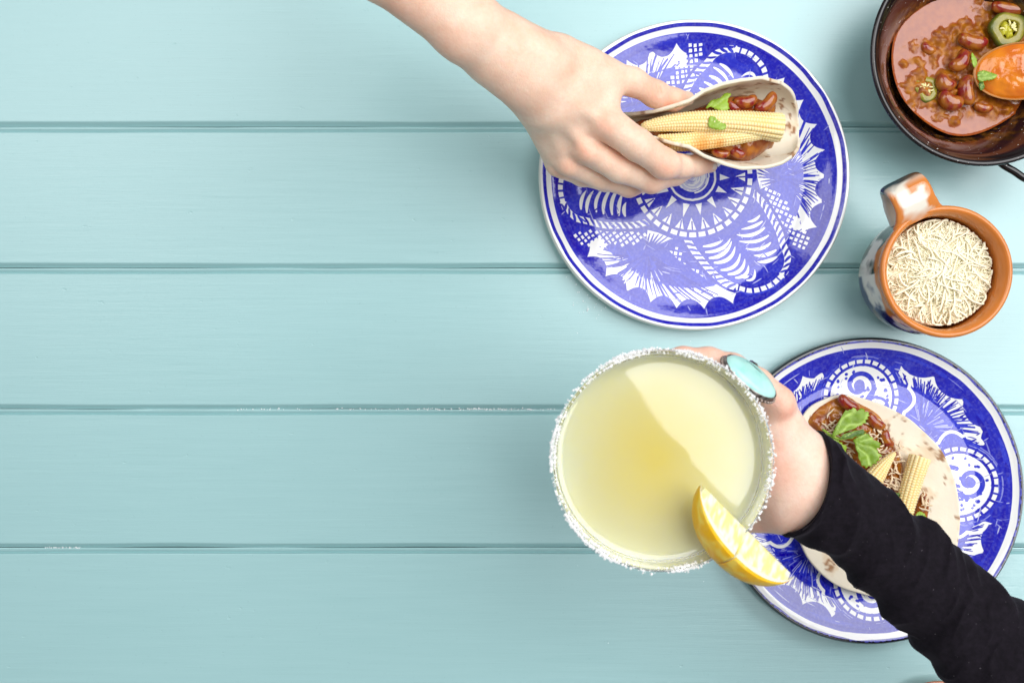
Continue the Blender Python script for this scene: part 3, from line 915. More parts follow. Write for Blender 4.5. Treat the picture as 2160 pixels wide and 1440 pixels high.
def tortilla_colors(u, v, R_, seed, brown=1.0):
    s = fbm(u * 90, v * 90, seed=seed, o=4); s2 = fbm(u * 260, v * 260, seed=seed + 2, o=2)
    col = np.array([0.85, 0.77, 0.62]) * (0.97 + .08 * (s - .5))[:, None]
    t = np.clip((s - .56) * 5, 0, .6)[:, None]
    col = col * (1 - t) + np.array([0.70, 0.52, 0.33]) * t
    rr = np.hypot(u, v) / R_
    t = np.clip((s2 * .6 + s * .55 - .735) * 16 * brown, 0, .85)[:, None] * np.clip((rr - .3) * 2.2, .15, 1)[:, None]
    return col * (1 - t) + np.array([0.27, 0.10, 0.025]) * t

# ------------------------------------------------------------------ the taco held over the upper plate
def tortilla_folded():
    R_ = .0755; nr, na = 70, 220
    c = np.array([.152, .172, 0])
    rho = np.linspace(0.01, 1, nr)[:, None] * R_; a = np.linspace(0, 2 * pi, na, endpoint=False)[None]
    wob = 1 + .018 * (noise(np.cos(a) * 3 + 9, np.sin(a) * 3 + 9, seed=4) - .5) * 2
    u = (rho * np.cos(a) * wob).ravel(); w = (rho * np.sin(a) * wob).ravel()
    ytop = np.interp(u, [-.075, -.0655, -.0468, -.0323, -.0216, -.0108, .0037, .0182, .036, .052, .063, .070, .0757], [.006, .0070, .0096, .0136, .0168, .0235, .0290, .0325, .0338, .0312, .0270, .0215, .0120])
    fr = ytop * np.interp(u, [-.06, 0, .04, .075], [.85, .86, .90, .93])
    th = math.radians(80); L = np.abs(w); arc = fr * th
    Lm = np.sqrt(np.maximum((R_ * 1.0) ** 2 - u ** 2, 1e-6)); t_ = np.clip((L - arc) / np.maximum(Lm - arc, 1e-4), 0, 1)
    ang = np.minimum(L, arc) / fr
    y = fr * np.sin(ang) + (ytop - fr * math.sin(th)) * t_ * np.clip((Lm - arc) / .014, 0, 1)
    z = fr * (1 - np.cos(ang)) + np.maximum(L - arc, 0) * .985
    # the hand pinches the left half; the near wall flares a little at its rim
    z = z * (1 - .10 * np.clip(-u / R_, 0, 1)) + .006 * np.clip(-u / R_, 0, 1)
    ripple = (noise(u * 60, w * 60, seed=8) - .5) * .0016 + (noise(u * 24 + 3, w * 24, seed=9) - .5) * .0025
    y = y + ripple * np.clip(L / .03, 0, 1)
    x = u + .0012 * (noise(u * 40, w * 40, seed=10) - .5)
    v = np.stack([c[0] + x, c[1] - np.sign(w) * y - .18 * z, .046 + z], -1)
    col = tortilla_colors(u, w, R_, 11, 1.0)
    f = grid_faces(nr, na).tolist() + [list(range(na))[::-1]]
    o = mesh("tortilla", v, f, MAT_TORTILLA, None, True, col)
    so = o.modifiers.new("thickness", 'SOLIDIFY'); so.thickness = .0025; so.offset = 0
    return tag(o, "white flour tortilla folded into a taco and pinched by the bare hand", "tortilla", "flour tortillas")
tortilla_folded()
FILL = [(1345, 250), (1400, 242), (1440, 233), (1486, 217), (1512, 206), (1540, 198), (1582, 195), (1612, 205), (1634, 202), (1643, 222), (1640, 250), (1640, 300), (1625, 310), (1605, 325), (1578, 336), (1551, 334), (1509, 320), (1476, 311), (1430, 306), (1380, 298), (1345, 282)]
o = sauce_patch("taco_filling", FILL, .0835, .0045, .006, .010, 150, .0012, None, seed=21, base=(0.44, 0.15, 0.014), deep=(.24, .045, .009), skirt=.012)
tag(o, "glossy brown chili sauce filling the folded taco around the corn", "chili")
corn("long pale baby corn cob lying on top in the held taco, upper of two", [(1352, 268, .092), (1420, 259, .094), (1490, 257, .095), (1570, 261, .095), (1647, 270, .093)], [9, 15, 19, 21.5, 23, 24.5, 26, 28, 30], True)
corn("lower baby corn cob in the held taco, tapering right and stained with orange sauce", [(1382, 302, .090), (1440, 300, .0915), (1510, 293, .092), (1575, 286, .094), (1640, 281, .094)], [17, 19, 20, 19, 17, 12, 6], False, stain=[(1405, 304, 14), (1480, 308, 26), (1515, 305, 14)])
bean(1572, 213, .088, 52, 30, -8, "large glossy red kidney bean in the middle of the upper sauce of the held taco", 1)
bean(1616, 216, .089, 56, 30, -42, "dark red kidney bean standing out at the right end of the held taco", 2)
bean(1545, 222, .086, 40, 28, 25, "sauce covered brownish bean beside the green leaf in the held taco", 3)
bean(1520, 322, .084, 40, 20, 8, "half buried kidney bean on the lower side of the held taco", 4)
bean(1556, 320, .084, 38, 24, 30, "pale streaked bean in the lower sauce of the held taco", 5)
leaf(serrate([(1489, 229), (1500, 213), (1518, 208), (1528, 198), (1541, 200), (1534, 212), (1536, 232), (1514, 233), (1500, 226)], 2), .0925, "torn light green parsley piece above the corn in the held taco", (1490, 231), tone=2)
leaf(serrate([(1497, 247), (1507, 248), (1515, 256), (1530, 262), (1529, 272), (1517, 274), (1500, 271), (1494, 262)], 2), .1025, "small bright green parsley scrap lying on the upper corn cob", (1496, 270), tone=2)

# ------------------------------------------------------------------ the flat tortilla on the lower plate
def tortilla_flat():
    out = smooth_loop([(1672, 1085), (1668, 1010), (1676, 930), (1700, 868), (1740, 842), (1785, 833), (1850, 850), (1890, 868), (1930, 893), (1985, 950), (2012, 1010), (2024, 1080), (2020, 1140), (2000, 1200), (1950, 1245), (1880, 1262), (1815, 1250), (1760, 1230), (1715, 1190), (1690, 1150)], 200)
    z0 = .0085
    poly = W(out, z0 + .003); c = poly.mean(0); n = len(poly); nr = 60
    k = np.linspace(0.01, 1, nr)[:, None, None]
    xy = (c + (poly - c)[None] * k).reshape(-1, 2)
    rr = np.repeat(np.linspace(0.01, 1, nr), n)
    u, w = xy[:, 0] - c[0], xy[:, 1] - c[1]
    z = z0 + .0035 * np.clip((rr - .6) / .4, 0, 1) ** 2 + (noise(u * 70, w * 70, seed=31) - .5) * .0016 + (noise(u * 25, w * 25, seed=32) - .5) * .002 + .004 * np.exp(-((u + .055) ** 2 + (w + .05) ** 2) / .02 ** 2)
    col = tortilla_colors(u, w, .075, 33, 1.15)
    f = grid_faces(nr, n).tolist() + [list(range(n))]
    o = mesh("tortilla", np.c_[xy, z], f, MAT_TORTILLA, None, True, col)
    so = o.modifiers.new("thickness", 'SOLIDIFY'); so.thickness = .0021; so.offset = -1
    return tag(o, "white flour tortilla with brown toast spots lying open and flat on the lower plate", "tortilla", "flour tortillas")
tortilla_flat()
SA = [(1703, 892), (1712, 872), (1727, 856), (1748, 842), (1770, 834), (1790, 833), (1812, 848), (1838, 862), (1860, 880), (1874, 910), (1889, 940), (1906, 978), (1906, 1012), (1897, 1040), (1870, 1052), (1830, 1030), (1780, 990), (1742, 940), (1722, 916)]
o = sauce_patch("chili_topping", SA, .012, .004, .006, .0075, 150, .0011, None, seed=41, base=(0.46, 0.17, 0.014), deep=(.26, .055, .01), skirt=.003)
tag(o, "wide smear of brown chili sauce on the left of the flat tortilla", "chili")
o = sauce_patch("chili_topping", [(1944, 1044), (1953, 1038), (1961, 1050), (1962, 1070), (1957, 1098), (1944, 1104), (1930, 1090), (1934, 1070)], .012, .002, .003, .003, 200, .0009, None, seed=43, base=(0.40, 0.12, 0.012), skirt=.0025)
tag(o, "small streak of brown chili sauce right of the thick corn stub", "chili")
bean(1790, 850, .019, 50, 28, 35, "bright red kidney bean at the top edge of the flat tortilla", 6)
bean(1847, 888, .018, 48, 26, 40, "red kidney bean right of the upper parsley leaf", 7)
bean(1872, 925, .017, 40, 24, 65, "brownish bean under sauce above the pointed corn tip", 8)
corn("pointed pale baby corn tip sticking out from under the black sleeve", [(1808, 1052, .024), (1835, 1018, .023), (1860, 985, .021), (1888, 954, .019)], [22, 22, 21, 18, 11, 4], False, rows=14)
corn("thick baby corn stub with straight rows and blunt upper end on the flat tortilla", [(1885, 1150, .020), (1901, 1100, .021), (1920, 1030, .022), (1941, 963, .021)], [17, 18, 19, 20, 21, 22], True, rows=14)
Q = lambda pts: [(1640 + x / 3.131, 800 + y / 3.131) for x, y in pts]
Q2 = lambda pts: [(1620 + x / 5.143, 700 + y / 5.143) for x, y in pts]
leaf(Q2([(680, 1122), (720, 1050), (770, 965), (815, 890), (845, 845), (870, 856), (885, 838), (905, 842), (925, 818), (950, 830), (965, 856), (990, 838), (1012, 824), (1035, 832), (1052, 846), (1042, 868), (1072, 862), (1098, 874), (1088, 892), (1103, 905), (1075, 922), (1090, 940), (1055, 955), (1068, 985), (1030, 992), (1018, 1012), (975, 1018), (935, 1046), (880, 1062), (830, 1080), (760, 1105), (705, 1132)]), .0285, "largest light green parsley leaf pointing up on the flat tortilla", Q2([(685, 1125)])[0], tone=0, tilty=-.06)
leaf(Q2([(918, 1172), (960, 1140), (1010, 1112), (1060, 1095), (1085, 1110), (1102, 1098), (1100, 1130), (1140, 1145), (1130, 1165), (1180, 1180), (1222, 1212), (1200, 1225), (1216, 1252), (1168, 1262), (1195, 1290), (1188, 1310), (1225, 1325), (1237, 1350), (1205, 1352), (1210, 1392), (1180, 1395), (1172, 1432), (1140, 1425), (1120, 1462), (1092, 1450), (1060, 1478), (1040, 1448), (1012, 1452), (1000, 1400), (975, 1370), (972, 1310), (948, 1270), (945, 1220)]), .029, "light green parsley leaf with toothed tip pointing down right at the corn", Q2([(918, 1172)])[0], tone=0, tiltx=-.04)
leaf(Q2([(770, 1152), (820, 1105), (880, 1085), (935, 1068), (985, 1062), (1040, 1050), (1030, 1068), (1062, 1080), (1035, 1092), (1045, 1108), (1000, 1112), (985, 1130), (940, 1135), (915, 1155), (860, 1160), (820, 1158)]), .0315, "dark green folded parsley leaflet between the two large leaves", Q2([(775, 1152)])[0], tone=1)
leaf(Q2([(612, 1108), (650, 1112), (690, 1140), (730, 1152), (762, 1168), (770, 1190), (800, 1195), (798, 1215), (838, 1225), (852, 1255), (838, 1270), (845, 1300), (840, 1335), (815, 1320), (800, 1340), (775, 1300), (745, 1290), (740, 1250), (705, 1235), (690, 1195), (650, 1165)]), .0255, "parsley leaflet half hidden by the sleeve, left of the other leaves", Q2([(615, 1110)])[0], tone=2)
leaf(serrate(Q([(735, 755), (800, 750), (815, 790), (800, 815), (760, 800)]), 1.5), .022, "small dark parsley bit beside the thick corn stub", (1880, 1045), tone=1)
leaf(serrate(Q([(915, 900), (940, 872), (975, 895), (980, 945), (940, 950)]), 1.5), .020, "small bright parsley bit at the sleeve edge right of the corn", (1940, 1095), tone=2)
v_, f_ = tube_verts(smooth_profile([P(1792, 922, .029), P(1776, 926, .029), P(1757, 920, .028), P(1735, 905, .022)], 12), .0009, 8)
o = mesh("parsley", v_, tri_fix(f_), MAT_LEAF, None, True, np.tile([[.30, .45, .05]], (len(v_), 1))); tag(o, "thin green parsley stem joining the leaves on the flat tortilla", "parsley")
# melted threads of cheese in the sauce
tb = Bag()
def strand(c, L, r, zamp=.001, tone=None, bend=1.0, segs=9, tilt=.12):
    a = random.uniform(0, 6.28); k = random.gauss(0, 1) * bend / L * 1.0
    s_ = np.linspace(-L / 2, L / 2, segs); p = []
    x, y = c[0], c[1]
    th = a + k * s_ + .25 * np.sin(s_ / L * 9 + random.uniform(0, 6))
    dx = np.cumsum(np.cos(th)) * L / segs; dy = np.cumsum(np.sin(th)) * L / segs
    dx -= dx[segs // 2]; dy -= dy[segs // 2]
    tz = random.gauss(0, tilt)
    return np.stack([x + dx, y + dy, c[2] + tz * s_ + zamp * np.sin(s_ / L * 5 + random.uniform(0, 6))], -1)
for cx_, cy_, sx, sy, n in ((1760, 905, 14, 16, 22), (1880, 900, 6, 8, 0), (1842, 905, 14, 14, 14), (1885, 1018, 10, 12, 22), (1868, 945, 12, 12, 10), (1775, 945, 14, 10, 12), (1952, 1062, 4, 12, 8), (1893, 965, 5, 16, 10)):
    for i in range(n):
        p = strand(P(random.gauss(cx_, sx), random.gauss(cy_, sy), .0175 + random.uniform(-.0005, .0012)), random.uniform(.006, .014), .0006, bend=1.2)
        v_, f_ = tube_verts(p, np.sin(np.linspace(.3, 2.84, len(p))) * .0008, 6)
        tb.add(v_, f_, np.array([.82, .66, .46]) * random.uniform(.8, 1.1))
tag(tb.build("melted_cheese", MAT_CHEESE), "pale threads of melting cheese strewn in the sauce of the flat tortilla", "cheese", kind="stuff")

# ------------------------------------------------------------------ black enamel pot of chili
def make_pot():
    zr = .065; c = P(2075, 112, zr)
    pr = smooth_profile([(.0003, .0035), (.036, .0035), (.046, .005), (.0525, .0115), (.0585, .022), (.067, .040), (.0765, .056), (.0822, .0627), (.0846, .0652), (.0866, .0656), (.0880, .0642), (.0878, .0625), (.0855, .0605), (.0795, .0555), (.0705, .039), (.062, .021), (.0555, .009), (.049, .0012), (.045, .0003), (.0003, .0005)], 190)
    n = 220
    v, f = lathe_verts(pr, n)
    a = np.arctan2(v[:, 1], v[:, 0]); r = np.hypot(v[:, 0], v[:, 1])
    inner = np.repeat(np.arange(len(pr)) < 85, n)
    col = np.tile([[0.008, 0.005, 0.006]], (len(v), 1))
    sm = fbm(a * 14, v[:, 2] * 160, seed=51, o=4) * .6 + fbm(v[:, 0] * 300, v[:, 1] * 300, seed=55, o=3) * .4
    t = np.clip((sm - .46) * 8, 0, 1) * np.clip((.050 - v[:, 2]) / .02, 0, 1) * inner
    dirt = np.array([.20, .075, .012]) * (1 - .5 * noise(a * 40, v[:, 2] * 500, seed=2)[:, None])
    col = col * (1 - t[:, None]) + dirt * t[:, None]
    col[inner & (t < .1)] = col[inner & (t < .1)] + np.array([.020, .005, .006])
    v[:, 2] += t * .0004
    t_ = thing("enamel_pot", "black speckled enamel pot of bean chili cut off by the top right corner", "pot", None, (c[0], c[1], 0))
    mesh("pot_body", v, f, MAT_ENAMEL, t_, True, col)
    hp = smooth_profile([P(2098, 332, .052), P(2118, 349, .053), P(2140, 362, .054), P(2166, 378, .055), P(2205, 384, .055), P(2238, 362, .054), P(2240, 320, .053), P(2222, 288, .052)], 50) - np.array([c[0], c[1], 0])
    v_, f_ = tube_verts(hp, .0030, 16)
    mesh("handle", v_, tri_fix(f_), MAT_ENAMEL, t_, True, np.tile([[.006, .005, .006]], (len(v_), 1)))
    return c
PC = make_pot()
th_ = np.linspace(0, 2 * pi, 90, endpoint=False)
cs = P(2028, 138, .022)
k_ = S * (1 - .022 / H)
ring_px = [(2032 + 152 * math.cos(t) + 4 * math.sin(3 * t), 134 + 151 * math.sin(t) + 3 * math.sin(5 * t)) for t in th_[::3]]
# lumps: (x, y, radius px, height)
LUMPS = [(2050, 85, 34, .0050), (2075, 70, 26, .002), (2022, 130, 32, .0045), (2041, 192, 34, .0045), (1997, 172, 26, .0045), (2006, 210, 28, .0045), (2072, 226, 22, .003), (2130, 16, 46, .005),
         (1955, 98, 22, .0020), (1928, 104, 14, .0013), (1985, 84, 22, .0018), (2012, 70, 22, .0022), (1912, 136, 12, .0012), (1938, 128, 10, .0012), (1965, 130, 14, .0014), (1972, 112, 16, .0014),
         (1950, 190, 42, .0022), (1932, 218, 16, .0015), (2125, 62, 52, .005), (2012, 256, 13, .0025), (2045, 240, 20, .0015), (2095, 236, 26, .002), (2120, 230, 20, .002), (2062, 6, 10, .0012), (2100, 140, 60, .003), (2080, 100, 26, .0015)]
v, f, poly = sheet(W(ring_px, .022), .00105, 120)
x, y = v[:, 0], v[:, 1]
zz = np.full(len(x), .0215)
lump = np.zeros(len(x))
for bx, by, br, bh in LUMPS:
    c_ = P(bx, by, .022); g = np.exp(-(((x - c_[0]) ** 2 + (y - c_[1]) ** 2) / (RR(br, .022) * .82) ** 2) ** 1.3); lump = np.maximum(lump, g * bh)
rough_ = (fbm(x * 190, y * 190, seed=61, o=4) - .5)
blob = np.full(len(x), -9.0)
for bx, by, rx_, ry_ in ((1985, 100, 56, 22), (1930, 130, 34, 11), (2010, 75, 40, 22), (2040, 100, 50, 60), (2000, 190, 60, 55), (2100, 60, 55, 70), (2110, 200, 50, 45), (1950, 190, 44, 44)):
    c_ = P(bx, by, .022); blob = np.maximum(blob, 1 - np.hypot((x - c_[0]) / RR(rx_, .022), (y - c_[1]) / RR(ry_, .022)))
blob = np.clip((blob + rough_ * 1.5) * 5, 0, 1)
zz = zz + lump * (1 + rough_ * .9) + rough_ * .00012 + np.clip(lump * 700, 0, 1) * rough_ * .0024
zz += blob * (.0005 + rough_ * .0030)
d_ = edge_dist(poly, x, y); zz += .0016 * np.exp(-d_ / .0012)
t = np.clip(fbm(x * 300, y * 300, seed=66, o=3) * 2 - .5, 0, 1)[:, None]
lm = np.clip(np.maximum(lump * 900 - .25 + rough_ * 1.2, blob), 0, 1)[:, None]
col = (np.array([.33, .075, .010]) * (1 - t) + np.array([.27, .050, .008]) * t) * (1 - lm) + (np.array([.40, .14, .007]) * (1 - t) + np.array([.20, .045, .006]) * t) * lm
col = np.c_[col, 1 - lm * .62]
o = mesh("bean_chili", np.c_[x, y, zz], f, MAT_SAUCE, None, True, col)
tag(o, "glossy reddish brown chili sauce pooled in the black pot", "chili")
bean(2052, 86, .0275, 64, 34, 12, "large red kidney bean left of the green pepper slice in the pot", 11)
bean(2024, 128, .0275, 52, 36, -48, "dark red kidney bean left of the spoon tip with a sauce dab on it", 12)
bean(2041, 190, .0280, 64, 38, 88, "upright red kidney bean just below the spoon tip in the pot", 13)
bean(1995, 174, .0270, 44, 38, 40, "rounded kidney bean right of the sunken pepper ring", 14)
bean(2006, 211, .0270, 56, 40, 22, "sauce coated orange bean under the rounded bean in the pot", 15)
bean(2074, 226, .0250, 40, 22, 10, "nearly sunken kidney bean below the spoon in the pot", 16)
bean(2132, 16, .0290, 84, 30, 3, "long kidney bean at the very top right above the pepper slice", 17)
bean(1958, 102, .0225, 34, 24, 30, "faint brown bean lump under the sauce at the left of the pot", 18)
def pepper(px, py, z, r, sx, label, tilt):
    c = P(px, py, z)
    t = thing("jalapeno_slice", label, "pepper slice", "pickled pepper slices in the chili", tuple(c))
    rm = RR(r, z); n = 64
    pr = [(.48, .20), (.52, .26), (.60, .27), (.85, .25), (.95, .20), (1.0, .05), (1.0, -.1), (.95, -.2), (.6, -.2), (.48, -.1)]
    pr = np.array(pr) * rm
    v, f = lathe_verts(pr, n)
    a = np.arctan2(v[:, 1], v[:, 0]); v[:, :2] *= (1 + .07 * np.sin(3 * a + 1) + .04 * np.sin(5 * a))[:, None]
    v[:, 0] *= sx
    rr = np.hypot(v[:, 0], v[:, 1]) / rm
    kk = np.clip((rr - .86) * 9, 0, 1)[:, None]
    col = np.array([.28, .24, .022]) * (1 - kk) + np.array([.09, .11, .012]) * kk
    col *= (.75 + .5 * fbm(v[:, 0] * 500, v[:, 1] * 500, seed=3))[:, None]
    f = np.vstack([f, np.stack([(len(pr) - 1) * n + np.arange(n), (len(pr) - 1) * n + (np.arange(n) + 1) % n, (np.arange(n) + 1) % n, np.arange(n)], -1)])
    o = mesh("pepper_wall", v, f, MAT_JAL, t, True, col)
    # core
    u, w = np.meshgrid(np.linspace(.02, 1, 14), np.linspace(0, 2 * pi, 48, endpoint=False), indexing='ij')
    rad = rm * .46 * (1 + .22 * np.sin(w * 4 + 1) + .1 * np.sin(w * 9))
    X, Y = (u * rad * np.cos(w) * sx).ravel(), (u * rad * np.sin(w)).ravel()
    Z = rm * (.16 + .14 * fbm(X * 500, Y * 500, seed=9)) - rm * .2 * u.ravel() ** 3
    mesh("pepper_core", np.c_[X, Y, Z], grid_faces(14, 48), MAT_JAL, t, True, np.tile([[.50, .46, .03]], (len(X), 1)))
    for i in range(9):
        a_ = random.uniform(0, 6.28); q = rm * random.uniform(.2, .42)
        sv, sf, _ = bean_mesh(rm * .30, rm * .13, rm * .10, i)
        s_ = mesh("seed", sv, sf, MAT_JAL, t, True, np.tile([[.75, .68, .30]], (len(sv), 1)))
        s_.location = (q * math.cos(a_) * sx, q * math.sin(a_), rm * .30); s_.rotation_euler = (0, 0, a_ + random.uniform(-.5, .5))
    t.rotation_euler = (tilt, tilt * .5, .3)
pepper(2124, 63, .030, 37, 1.08, "olive green pepper slice with yellow seedy core at the right of the pot", .05)
pepper(1952, 188, .0212, 30, .8, "pale pepper ring half sunk in sauce at the left of the pot", -.12)
def make_spoon():
    z = .038; c = P(2152, 150, z); rx, ry = RR(92, z), RR(60, z)
    t = thing("serving_spoon", "wooden spoon coated in bright orange sauce reaching in from the right edge", "spoon", None, tuple(c))
    nu, n = 26, 72
    u = np.linspace(.01, 1, nu)[:, None]; a = np.linspace(0, 2 * pi, n, endpoint=False)[None]
    X, Y = (u * rx * np.cos(a)).ravel(), (u * ry * np.sin(a)).ravel(); uu = np.repeat(u.ravel(), n)
    # bowl: shallow shell
    Zt = -.010 * (1 - uu ** 2); Zb = Zt - .003 * np.sqrt(np.clip(1 - (uu * .97) ** 6, 0, 1))
    v = np.vstack([np.c_[X, Y, Zt], np.c_[X, Y, Zb]]); f = grid_faces(nu, n)
    L = (nu - 1) * n; j = np.arange(n)
    f = np.vstack([f, f[:, ::-1] + nu * n, np.stack([L + j, L + (j + 1) % n, L + (j + 1) % n + nu * n, L + j + nu * n], -1)])
    col = np.tile([[.42, .17, .035]], (len(v), 1))
    mesh("spoon_bowl", v, f, tinted("oiled_wood", .35, (150, .3, .0006)).m, t, True, col)
    Zs = -.0005 + .0042 * (1 - uu ** 2) + (fbm(X * 160, Y * 160, seed=71, o=4) - .5) * .0028 * (1 - uu ** 6) * (.4 + 1.2 * noise(X * 60, Y * 60, seed=2)) - .0022 * uu ** 12
    tt = np.clip(fbm(X * 120, Y * 120, seed=75) * 2 - .5, 0, 1)[:, None]
    mesh("sauce_coating", np.c_[X * .985, Y * .985, Zs], grid_faces(nu, n), MAT_SAUCE, t, True, np.array([.74, .22, .006]) * (1 - tt) + np.array([.58, .12, .006]) * tt)
    hp = smooth_profile([(rx * .9, 0, -.001), (rx * 1.25, 0, .003), (rx * 1.9, .002, .010), (rx * 4.2, .006, .036)], 40)
    v_, f_ = tube_verts(hp, np.linspace(.0075, .006, 40), 16, .6)
    mesh("handle", v_, tri_fix(f_), bpy.data.materials["oiled_wood"], t, True, np.tile([[.42, .20, .06]], (len(v_), 1)))
    t.rotation_euler = (.10, -.26, 0)
make_spoon()
leaf(serrate([(2062, 156), (2072, 150), (2083, 152), (2095, 156), (2103, 160), (2095, 167), (2082, 170), (2066, 172)], 2.5), .0395, "green parsley leaf across the tip of the orange spoon", (2062, 165), tone=0)
leaf(serrate([(2064, 176), (2072, 172), (2076, 184), (2070, 191), (2065, 186)], 1.6), .0365, "small dark parsley bit under the spoon tip", (2066, 174), tone=1)
leaf(serrate([(2050, 112), (2057, 120), (2061, 134), (2055, 142), (2050, 128)], 1.4), .0335, "narrow light green parsley scrap between two beans in the pot", (2050, 112), tone=2)

# ------------------------------------------------------------------ clay mug of grated cheese
def make_mug():
    zr = .085; c = P(1998, 572, zr)
    t = thing("clay_mug", "orange clay mug with cream and dark glaze outside holding grated cheese", "mug", None, (c[0], c[1], 0))
    pr = smooth_profile([(.0003, .004), (.030, .004), (.037, .010), (.0425, .028), (.0440, .05), (.0432, .070), (.0440, .0800), (.0462, .0846), (.0482, .0856), (.0500, .0843), (.0503, .0815), (.0490, .0780), (.0472, .0700), (.0475, .055), (.0478, .040), (.0455, .022), (.0395, .008), (.0360, .0015), (.033, .0002), (.0003, .0006)], 180)
    n = 240; v, f = lathe_verts(pr, n)
    a = np.arctan2(v[:, 1], v[:, 0])
    lobes = 1 + .006 * (noise(np.cos(a) * 2 + 4, np.sin(a) * 2 + 4, seed=2) - .5) * 2
    v[:, :2] *= lobes[:, None]
    i = np.repeat(np.arange(len(pr)), n)
    z = v[:, 2]
    clay = np.array([.62, .20, .035]) * (.85 + .3 * fbm(v[:, 0] * 80, v[:, 1] * 80, z * 80, 7))[:, None]
    cream = np.array([.74, .70, .60]) * np.ones((len(v), 1))
    # brushed dark bands on the outside
    s1 = fbm(a * 2.2 + 3, z * 40, seed=14, o=4)
    s2 = fbm(a * 3 + 9, z * 55 + a * 2, seed=18, o=3)
    dark = np.clip((s1 - .41) * 9, 0, 1)[:, None] * np.clip((.079 - z) / .008, 0, 1)[:, None]
    navy = np.clip((-a - 1.2) * 2.5, 0, 1)[:, None]
    dk = np.array([.020, .030, .020]) * (1 - navy) + np.array([.012, .010, .11]) * navy
    brown = np.clip((s2 - .58) * 10, 0, 1)[:, None]
    outc = cream * (1 - dark) + dk * dark
    outc = outc * (1 - brown * .8) + np.array([.16, .07, .02]) * brown * .8
    outside = np.clip((i - 104 + 8 * (noise(a * 5, a * 0, seed=3) - .5)) / 2.0, 0, 1)[:, None]
    col = clay * (1 - outside) + outc * outside
    mesh("mug_body", v, f, MAT_CLAY, t, True, col)
    d = np.array([-.445, .895, 0]); pts = [(.0455, .0805), (.053, .0858), (.062, .0885), (.071, .0868), (.0760, .0790), (.0735, .069), (.067, .060), (.058, .054), (.046, .050)]
    path = smooth_profile([d * r + np.array([0, 0, z]) for r, z in pts], 80)
    s_ = np.linspace(0, 1, 80)
    rad = np.interp(s_, [0, .06, .16, .3, .45, .7, 1], [.0212, .0185, .0163, .0160, .0160, .011, .010])
    tt, nn, bb = frames(path)
    na = 40; an = np.linspace(0, 2 * pi, na, endpoint=False)
    ca, sa = np.sign(np.cos(an)) * np.abs(np.cos(an)) ** .8, np.sign(np.sin(an)) * np.abs(np.sin(an)) ** .8
    v = path[:, None] + rad[:, None, None] * bb[:, None] * sa[None, :, None] + .0042 * nn[:, None] * ca[None, :, None]
    # shallow channel down the middle of the strap
    v = v - nn[:, None] * (.0012 * np.cos(sa * pi / 2)[None, :, None] * (ca > 0)[None, :, None])
    v = v.reshape(-1, 3); w_ = np.tile(sa, 80); ss = np.repeat(s_, na)
    sgn = np.sign(bb[0].dot([1, 0, 0])); w_ = w_ * sgn
    q = fbm(w_ * 1.6 + 3, ss * 9, seed=23, o=3)
    right = np.clip((w_ - .38 + (q - .5) * 1.4 + (ss - .25) * 1.2) * 6, 0, 1) * np.clip((.42 - ss) * 10, 0, 1)
    left = np.clip((-w_ - .72 + (q - .5) * .5) * 7, 0, 1) * np.clip((.40 - ss) * 10, 0, 1)
    near = np.clip((.11 - ss + (q - .5) * .12) * 14, 0, 1)
    cl = np.clip(np.maximum(np.maximum(right, left), near), 0, 1)[:, None]
    col = cream[:1] * (1 - cl) + np.array([[.60, .20, .04]]) * cl
    dk = np.clip(1 - np.abs(ss - .445 - (q - .5) * .12) / .095, 0, 1)[:, None]; dk = np.clip(dk * 2, 0, 1)
    br = np.array([.13, .07, .035]) * np.clip(w_ + .3, 0, 1)[:, None] + np.array([.02, .04, .05]) * (1 - np.clip(w_ + .3, 0, 1)[:, None])
    col = col * (1 - dk) + br * dk
    mesh("handle", v, grid_faces(80, na), MAT_CLAY, t, True, col)
    return c
MC = make_mug()
cb = Bag()
for i in range(2300):
    q = math.sqrt(random.random()); a = random.uniform(0, 6.28)
    x, y = MC[0] + q * .0385 * math.cos(a), MC[1] + q * .0385 * math.sin(a)
    z = .0655 + .0085 * (1 - q * q) + random.uniform(-.0018, .0018)
    L = random.uniform(.014, .036); topmost = i > 2120
    if topmost: L = random.uniform(.028, .052); z = .0668 + .0088 * (1 - q * q) + random.uniform(0, .0014)
    p = strand((x, y, z), L, .0006 if not topmost else .0003, .0012, bend=1.5 if not topmost else 2.4, segs=14, tilt=.05)
    rr = np.hypot(p[:, 0] - MC[0], p[:, 1] - MC[1]); s_ = np.minimum(1, .0405 / rr)
    p[:, 0] = MC[0] + (p[:, 0] - MC[0]) * s_; p[:, 1] = MC[1] + (p[:, 1] - MC[1]) * s_
    v_, f_ = tube_verts(p, random.uniform(.0003, .0006) if not topmost else random.uniform(.0006, .00095), 5, .7)
    cb.add(v_, f_, np.array([.96, .91, .69]) * random.uniform(.95, 1.04))
v_, f_ = lathe_verts([(.0003, .070), (.02, .0685), (.041, .062), (.0415, .050), (.0003, .050)], 48, MC[0], MC[1])
cb.add(v_, f_, (.90, .72, .30))
tag(cb.build("grated_cheese", MAT_CHEESE), "heap of pale yellow grated cheese shreds filling the clay mug", "cheese", kind="stuff")

# rounded edge of a clay dish peeping in at the bottom
v_, f_ = lathe_verts([(.0003, .002), (.030, .002), (.040, .012), (.0425, .0125), (.043, .011), (.034, 0), (.0003, .0005)], 96)
c_ = P(1982, 1545, .0125)
o = mesh("clay_dish", v_, f_, MAT_CLAY, None, True, np.tile([[.40, .14, .06]], (len(v_), 1))); o.location = (c_[0], c_[1], 0)
tag(o, "brown rounded edge of a clay dish at the bottom beside the black sleeve", "dish")
